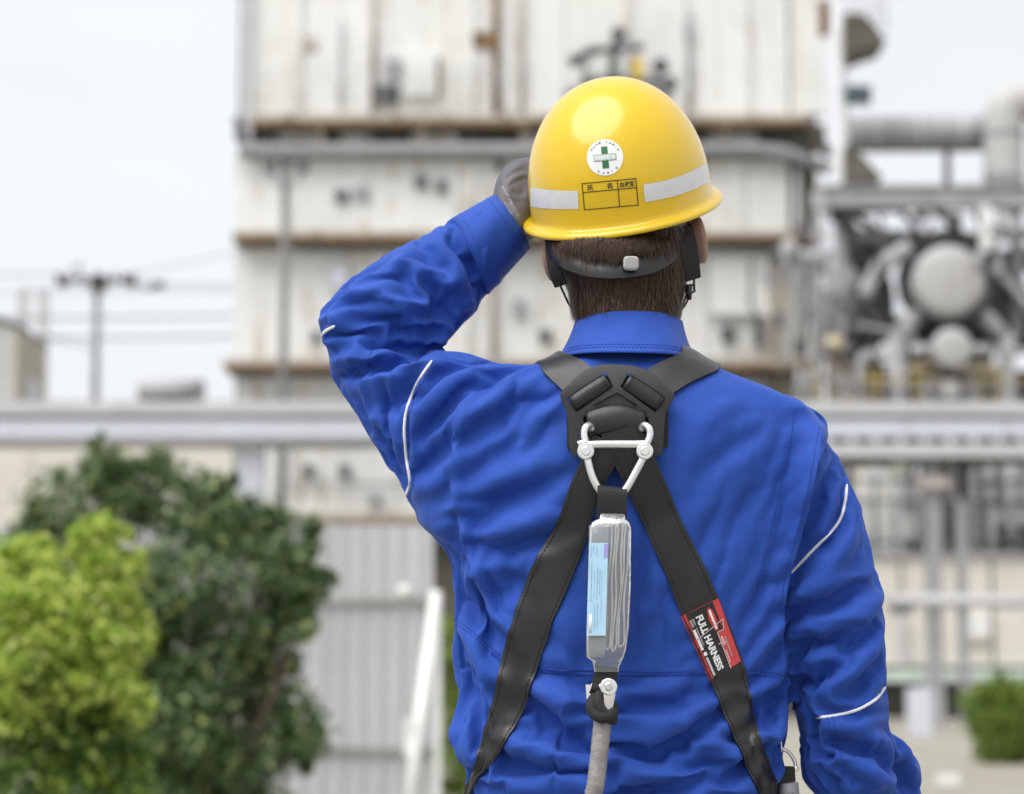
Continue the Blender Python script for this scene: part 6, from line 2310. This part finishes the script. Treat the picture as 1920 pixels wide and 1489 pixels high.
ltext('FULL HARNESS', 0.31, 0.10, 0.50, 0.95, 0.0021, m_white, 0.045)
V, F = grid2(lambda u, v: lab(0.60 + 0.17 * (u - 0.5) * 1.0 + 0.06, 0.06 + 0.36 * v), 6, 14)
n = 28
el = [lab(0.69 + 0.085 * math.cos(t), 0.24 + 0.185 * math.sin(t)) for t in np.arange(n) / n * 2 * math.pi]
drape_mesh([lab(0.69, 0.24)] + el, [[0, 1 + (k + 1) % n, 1 + k] for k in range(n)], ST, 0.0021, 'red_oval', m_red, label_o)
lfilm(0.66, 0.09, 0.715, 0.39, 0.0024, 'oval_bar', m_white, label_o)
lfilm(0.14, 0.10, 0.20, 0.22, 0.0021, 'small_print', m_lgrey, label_o)
lfilm(0.22, 0.10, 0.26, 0.20, 0.0021, 'small_print', m_lgrey, label_o)
lfilm(0.22, 0.24, 0.25, 0.52, 0.0021, 'small_print', m_lgrey, label_o)
lfilm(0.125, 0.25, 0.195, 0.57, 0.0021, 'white_bar', m_white, label_o)
el = [lab(0.185 + 0.05 * math.cos(t), 0.635 + 0.032 * math.sin(t)) for t in np.arange(n) / n * 2 * math.pi]
drape_mesh([lab(0.185, 0.635)] + el, [[0, 1 + (k + 1) % n, 1 + k] for k in range(n)], ST, 0.0021, 'white_dot', m_white, label_o)
lfilm(0.15, 0.69, 0.21, 0.97, 0.0021, 'white_print', plain('label_pale', (0.55, 0.55, 0.57), 0.5), label_o)
lfilm(0.71, 0.52, 0.77, 0.66, 0.0023, 'pink_mark', plain('label_pink', (0.72, 0.35, 0.36), 0.5), label_o)
lfilm(0.80, 0.55, 0.835, 0.86, 0.0023, 'small_print', m_lgrey, label_o)
lfilm(0.70, 0.72, 0.735, 0.92, 0.0023, 'small_print', plain('label_pink', (0.72, 0.35, 0.36), 0.5), label_o)
for p, q in ((lab(0.14, 0.40), lab(0.92, 0.30)), (lab(0.92, 0.30), lab(0.86, 0.44)), (lab(0.86, 0.44), lab(0.68, 0.44)), (lab(0.68, 0.44), lab(0.66, 1.0)), (lab(0.60, 0.60), lab(0.78, 0.62))):
    linefilm(p, q, 1.6, ST, 0.0025, 'scuff_line', plain('scuff', (0.5, 0.47, 0.47), 0.6), label_o, 10)

# ================================================================ shock absorber lanyard
lanyard = empty('shock_absorber_lanyard', W(1150, 960, YR))
tag(lanyard, 'shock absorbing lanyard in clear plastic sleeve hanging from the steel ring on the back', 'lanyard')
YA = -0.155


def webloop(px, Y, w, thick, name, mat, parent):
    return strap3([W(x, y, Y + d) for x, y, d in px], w, thick, name, mat, parent, (0, -1, 0.05))


webloop([(1148, 916, 0.006), (1148, 920, -0.004), (1148, 932, -0.006), (1147, 955, -0.004), (1147, 985, 0.0)], YA, 0.0325, 0.0045, 'top_webbing', m_black, lanyard)
# folded webbing seen edge-on: a serpentine ribbon standing in depth
def serpentine():
    xs = [1147, 1155, 1160, 1168, 1172, 1180]
    top, bot = 984, 1222
    rng = random.Random(3)
    P = []
    for i, x in enumerate(xs):
        ends = [(top + rng.uniform(0, 10)), (bot - rng.uniform(0, 16) - (8 if i > 3 else 0))]
        ys = np.linspace(*ends, 9)
        if i % 2: ys = ys[::-1]
        for j, y in enumerate(ys):
            sh = -(y - 984) * 0.052
            wob = 1.5 * math.sin(y * 0.021 + i * 1.3) + 1.2 * math.sin(y * 0.05 + i)
            P.append((x + sh + wob, y))
    L = spline(np.array(P), 5)
    return L


SPL = serpentine()
_p = np.array([W(x, y, YA - 0.012) for x, y in SPL])
T = np.gradient(_p, axis=0); T[:, 1] = 0
T /= np.linalg.norm(T, axis=1)[:, None] + 1e-9
Nn = np.stack([-T[:, 2], T[:, 1] * 0, T[:, 0]], 1) * 0.0009
rows = [_p + Nn, _p - Nn, _p - Nn + np.array([0, 0.030, 0]), _p + Nn + np.array([0, 0.030, 0])]
V = np.concatenate(rows); n = len(_p)
F = [[a * n + i, a * n + i + 1, b * n + i + 1, b * n + i] for i in range(n - 1) for a, b in ((0, 1), (1, 2), (2, 3), (3, 0))]
mk('folded_webbing', V, F, plain('cream_webbing', (0.62, 0.60, 0.55), 0.7, scale=90, vary=0.15), lanyard, False)
# dark core between the folds
core = MB()
for x0, x1 in ((1149, 1153), (1162, 1166)):
    core.add(*[(lambda a, b, c, d: ([a, b, c, d, a + [0, .028, 0], b + [0, .028, 0], c + [0, .028, 0], d + [0, .028, 0]], [(0, 1, 2, 3), (7, 6, 5, 4), (0, 4, 5, 1), (1, 5, 6, 2), (2, 6, 7, 3), (3, 7, 4, 0)]))(
        W(x0, 990, YA - 0.009), W(x1, 990, YA - 0.009), W(x1 - 12, 1212, YA - 0.009), W(x0 - 12, 1212, YA - 0.009))][0])
core.build('webbing_core', plain('grey_core', (0.10, 0.11, 0.12), 0.6), lanyard)


def clear_mat():
    m = M('clear_plastic')
    tr_ = m.n('BsdfTransparent'); tr_.inputs['Color'].default_value = (0.80, 0.83, 0.85, 1)
    gl = m.n('BsdfGlossy'); gl.inputs['Roughness'].default_value = 0.16
    df = m.n('BsdfDiffuse'); df.inputs['Color'].default_value = (0.55, 0.57, 0.59, 1)
    v = m.coords()
    bn = m.n('Bump'); bn.inputs['Strength'].default_value = 0.5; bn.inputs['Distance'].default_value = 0.004
    m.l(m.noise(v, 38, 3), bn.inputs['Height'])
    for q in (gl, df): m.l(bn.outputs['Normal'], q.inputs['Normal'])
    fr = m.n('Fresnel'); fr.inputs['IOR'].default_value = 1.45
    m.l(bn.outputs['Normal'], fr.inputs['Normal'])
    a = m.n('MixShader'); a.inputs[0].default_value = 0.26
    m.l(tr_.outputs[0], a.inputs[1]); m.l(df.outputs[0], a.inputs[2])
    b = m.n('MixShader')
    m.l(fr.outputs[0], b.inputs[0]); m.l(a.outputs[0], b.inputs[1]); m.l(gl.outputs[0], b.inputs[2])
    m.l(b.outputs[0], m.out.inputs['Surface'])
    return m.m


m_clear = clear_mat()


def pouch():
    """shrink-wrapped sleeve: rounded box rings from the neck at the top to the neck at the bottom"""
    st = [(1124, 1172, 964, 0.006), (1120, 1174, 974, 0.008), (1106, 1182, 980, 0.014), (1103, 1185, 992, 0.018), (1101, 1185, 1050, 0.019), (1100, 1184, 1110, 0.019),
          (1098, 1181, 1170, 0.019), (1097, 1176, 1215, 0.018), (1098, 1172, 1232, 0.016), (1108, 1168, 1240, 0.011), (1112, 1162, 1250, 0.008), (1114, 1160, 1260, 0.007)]
    n = 28
    t = np.arange(n) / n * 2 * math.pi
    cx = np.sign(np.cos(t)) * np.abs(np.cos(t)) ** 0.45
    cy = np.sign(np.sin(t)) * np.abs(np.sin(t)) ** 0.45
    V = []
    for x0, x1, y, h in st:
        a, b = W(x0, y, YA), W(x1, y, YA)
        c, u = (a + b) / 2, (b - a) / 2
        V.append(c + cx[:, None] * u + cy[:, None] * np.array([0, h, 0]))
    m = len(st)
    return np.concatenate(V), [[i * n + k, i * n + (k + 1) % n, (i + 1) * n + (k + 1) % n, (i + 1) * n + k] for i in range(m - 1) for k in range(n)]


PV, PF = pouch()
mk('clear_sleeve', PV, PF, m_clear, lanyard)
# pale inner pack behind the label, then the label with its print
mb = MB()
pk = [W(1105, 985, YA - 0.013), W(1142, 984, YA - 0.013), W(1134, 1232, YA - 0.013), W(1100, 1232, YA - 0.013)]
mb.add(pk + [p + np.array([0, 0.026, 0]) for p in pk], [(0, 1, 2, 3), (7, 6, 5, 4), (0, 4, 5, 1), (1, 5, 6, 2), (2, 6, 7, 3), (3, 7, 4, 0)])
mb.build('inner_pack', plain('grey_pack', (0.30, 0.31, 0.33), 0.45, scale=30, vary=0.2), lanyard)
m_lb = plain('pale_blue_label', (0.40, 0.62, 0.80), 0.4, scale=60, vary=0.06)


def flatq(x0, y0, x1, y1, Y, name, mat, parent, sl=-0.055):
    V = [W(x + (y - 1018) * sl, y, Y) for x, y in ((x0, y0), (x1, y0), (x1, y1), (x0, y1))]
    return mk(name, V, [(0, 1, 2, 3)], mat, parent, False)


lbl = flatq(1104.5, 1018, 1140.5, 1192, YA - 0.0197, 'instruction_label', m_lb, lanyard, -0.028)
rng = random.Random(8)
m_tiny = plain('label_fine_print', (0.20, 0.33, 0.48), 0.5)
for x, y0, y1, w_ in ((1109, 1026, 1045, 1.0), (1113, 1024, 1040, 1.2), (1119, 1026, 1044, 1.3), (1110, 1052, 1128, 1.8), (1116, 1070, 1122, 1.0), (1121, 1066, 1124, 1.6), (1126, 1068, 1118, 1.2), (1118, 1134, 1184, 1.2), (1123, 1132, 1180, 1.6), (1130, 1070, 1160, 0.9)):
    y = y0
    while y < y1:
        e = min(y1, y + rng.uniform(2, 6))
        flatq(x, y, x + w_, e, YA - 0.0199, 'fine_print', m_tiny, lbl, -0.028)
        y = e + rng.uniform(1.0, 2.2)
flatq(1133, 1020, 1140, 1046, YA - 0.0199, 'purple_mark', plain('label_purple', (0.33, 0.27, 0.62), 0.5), lbl, -0.028)
V = []
for dx, dy in ((0, 0), (5, 0), (5, 38), (0, 38)): V.append((1107 + dx, 1150 + dy))
mk('white_lozenge', *tube([W(1107.5, 1152, YA - 0.0199), W(1106.5, 1186, YA - 0.0199)], 0.0016, 10, True, False, 0.0003), m_white, lbl)
# lower webbing, shackle, rope eye, sleeve
webloop([(1137, 1250, 0.002), (1134, 1275, 0.0), (1130, 1296, -0.004), (1126, 1306, 0.004)], YA, 0.026, 0.0045, 'lower_webbing', m_black, lanyard)
YS = YA - 0.010


def disc(c, r, y0, y1, n=28):
    t = np.arange(n) / n * 2 * math.pi
    rr_ = [(r, y0), (r, y1 + 0.0010), (r - 0.0012, y1), (0.0001, y1)]
    V = np.concatenate([[c + np.array([math.cos(a_) * q, yy, math.sin(a_) * q]) for a_ in t] for q, yy in rr_])
    return V, [[i * n + k, i * n + (k + 1) % n, (i + 1) * n + (k + 1) % n, (i + 1) * n + k] for i in range(3) for k in range(n)]


sh = empty('shackle', W(1140, 1290, YS) - np.array(lanyard.location), lanyard)
mk('cheek_plate', *tube([W(1141, 1286, YS), W(1140, 1310, YS), W(1137, 1336, YS + 0.002)], [0.0085, 0.0072, 0.0060], 16, True, False, [0.0022, 0.0022, 0.0022], (0, 1, 0.001)), m_steel, sh, crease=35)
mk('cheek_eye', *disc(W(1141, 1288, YS), 0.0092, 0.003, -0.0032), m_steel, sh, crease=35)
mk('shackle_pin', *disc(W(1141.5, 1287.5, YS - 0.003), 0.0046, 0.003, -0.0022), plain('bright_pin', (0.62, 0.62, 0.62), 0.22, 0.9), sh, crease=35)
mk('cheek_plate', *tube([W(1111, 1284, YS + 0.014), W(1110, 1312, YS + 0.014)], [0.0075, 0.006], 14, True, False, 0.002, (0, 1, 0.001)), m_steel, sh, crease=35)
mk('clevis_bolt', *tube([W(1141, 1288, YS), W(1111, 1286, YS + 0.014)], 0.0032, 10), m_steel, sh, crease=35)
kp = spline([W(1122, 1302, YA + 0.004), W(1110, 1318, YA - 0.010), W(1112, 1336, YA - 0.014), (W(1130, 1346, YA - 0.016)), W(1148, 1338, YA - 0.008), W(1146, 1322, YA + 0.002), W(1130, 1314, YA + 0.006), W(1122, 1330, YA - 0.004), W(1128, 1362, YA - 0.002)], 6)
mk('rope_knot', *tube(kp, 0.0064, 12), m_black, lanyard)
kp2 = spline([W(1126, 1300, YA - 0.006), W(1122, 1322, YA - 0.012), W(1138, 1344, YA - 0.012), W(1150, 1350, YA - 0.002)], 6)
mk('rope_knot', *tube(kp2, 0.0060, 12), m_black, lanyard)
# ribbed translucent tube over the rope
tp = spline([W(1130, 1352, YA), W(1126, 1390, YA - 0.002), W(1122, 1430, YA - 0.003), W(1117, 1470, YA - 0.002), W(1113, 1489, YA), W(1111, 1508, YA)], 8)
rad = np.array([0.0098 + 0.00025 * math.sin(i * 1.9) for i in range(len(tp))])
rad[-7:] += np.linspace(0, 0.006, 7)
mk('rope_tube', *tube(tp, rad, 18), plain('grey_translucent_tube', (0.27, 0.26, 0.255), 0.3, scale=45, vary=0.25, bump=0.4), lanyard)
rp = spline([W(1112, 1500, YA), W(1115, 1640, YA - 0.01), W(1180, 1780, YA - 0.02), W(1330, 1800, YA + 0.0), W(1450, 1700, YA + 0.06), W(1484, 1560, YA + 0.11), W(1478, 1489, YA + 0.13)], 8)
mk('rope', *tube(rp, 0.0075, 10), plain('grey_rope', (0.30, 0.30, 0.30), 0.8, scale=200, vary=0.3, bump=0.6), lanyard)
# large hook parked at the right hip
YH = -0.010
hk = empty('parked_hook', W(1478, 1450, YH) - np.array(lanyard.location), lanyard)
mk('hook_bow', *tube(spline([W(1464, 1400, YH), W(1467, 1404, YH), W(1480, 1412, YH), W(1490, 1428, YH), W(1492, 1440, YH)], 6), 0.0020, 10), m_steel, hk)
mk('hook_spine', *tube(spline([W(1461, 1368, YH + 0.004), W(1464, 1390, YH), W(1465, 1412, YH), W(1460, 1440, YH), W(1456, 1468, YH)], 6), 0.0014, 10), m_steel, hk)
mk('hook_pivot', *disc(W(1492, 1441, YH - 0.004), 0.0034, 0.004, -0.002), m_steel, hk)
mb = MB()
pk = [W(1462, 1437, YH - 0.008), W(1490, 1438, YH - 0.008), W(1492, 1466, YH - 0.008), W(1458, 1469, YH - 0.008)]
mb.add(pk + [p + np.array([0, 0.018, 0]) for p in pk], [(0, 1, 2, 3), (7, 6, 5, 4), (0, 4, 5, 1), (1, 5, 6, 2), (2, 6, 7, 3), (3, 7, 4, 0)])
mb.build('hook_grip', m_black, hk)
mk('hook_body', *tube([W(1478, 1468, YH), W(1480, 1500, YH), W(1482, 1550, YH)], [0.0115, 0.012, 0.010], 14), plain('grey_hook_body', (0.26, 0.26, 0.28), 0.4), hk)
mk('belt_clip', *flat_tube([((1459 - 980) / 0.26863, (1352 - 560) / 0.26863), ((1470 - 980) / 0.26863, (1350 - 560) / 0.26863)], 0.0075, 0.003, YH), plain('blue_clip', (0.10, 0.14, 0.40), 0.35), hk)
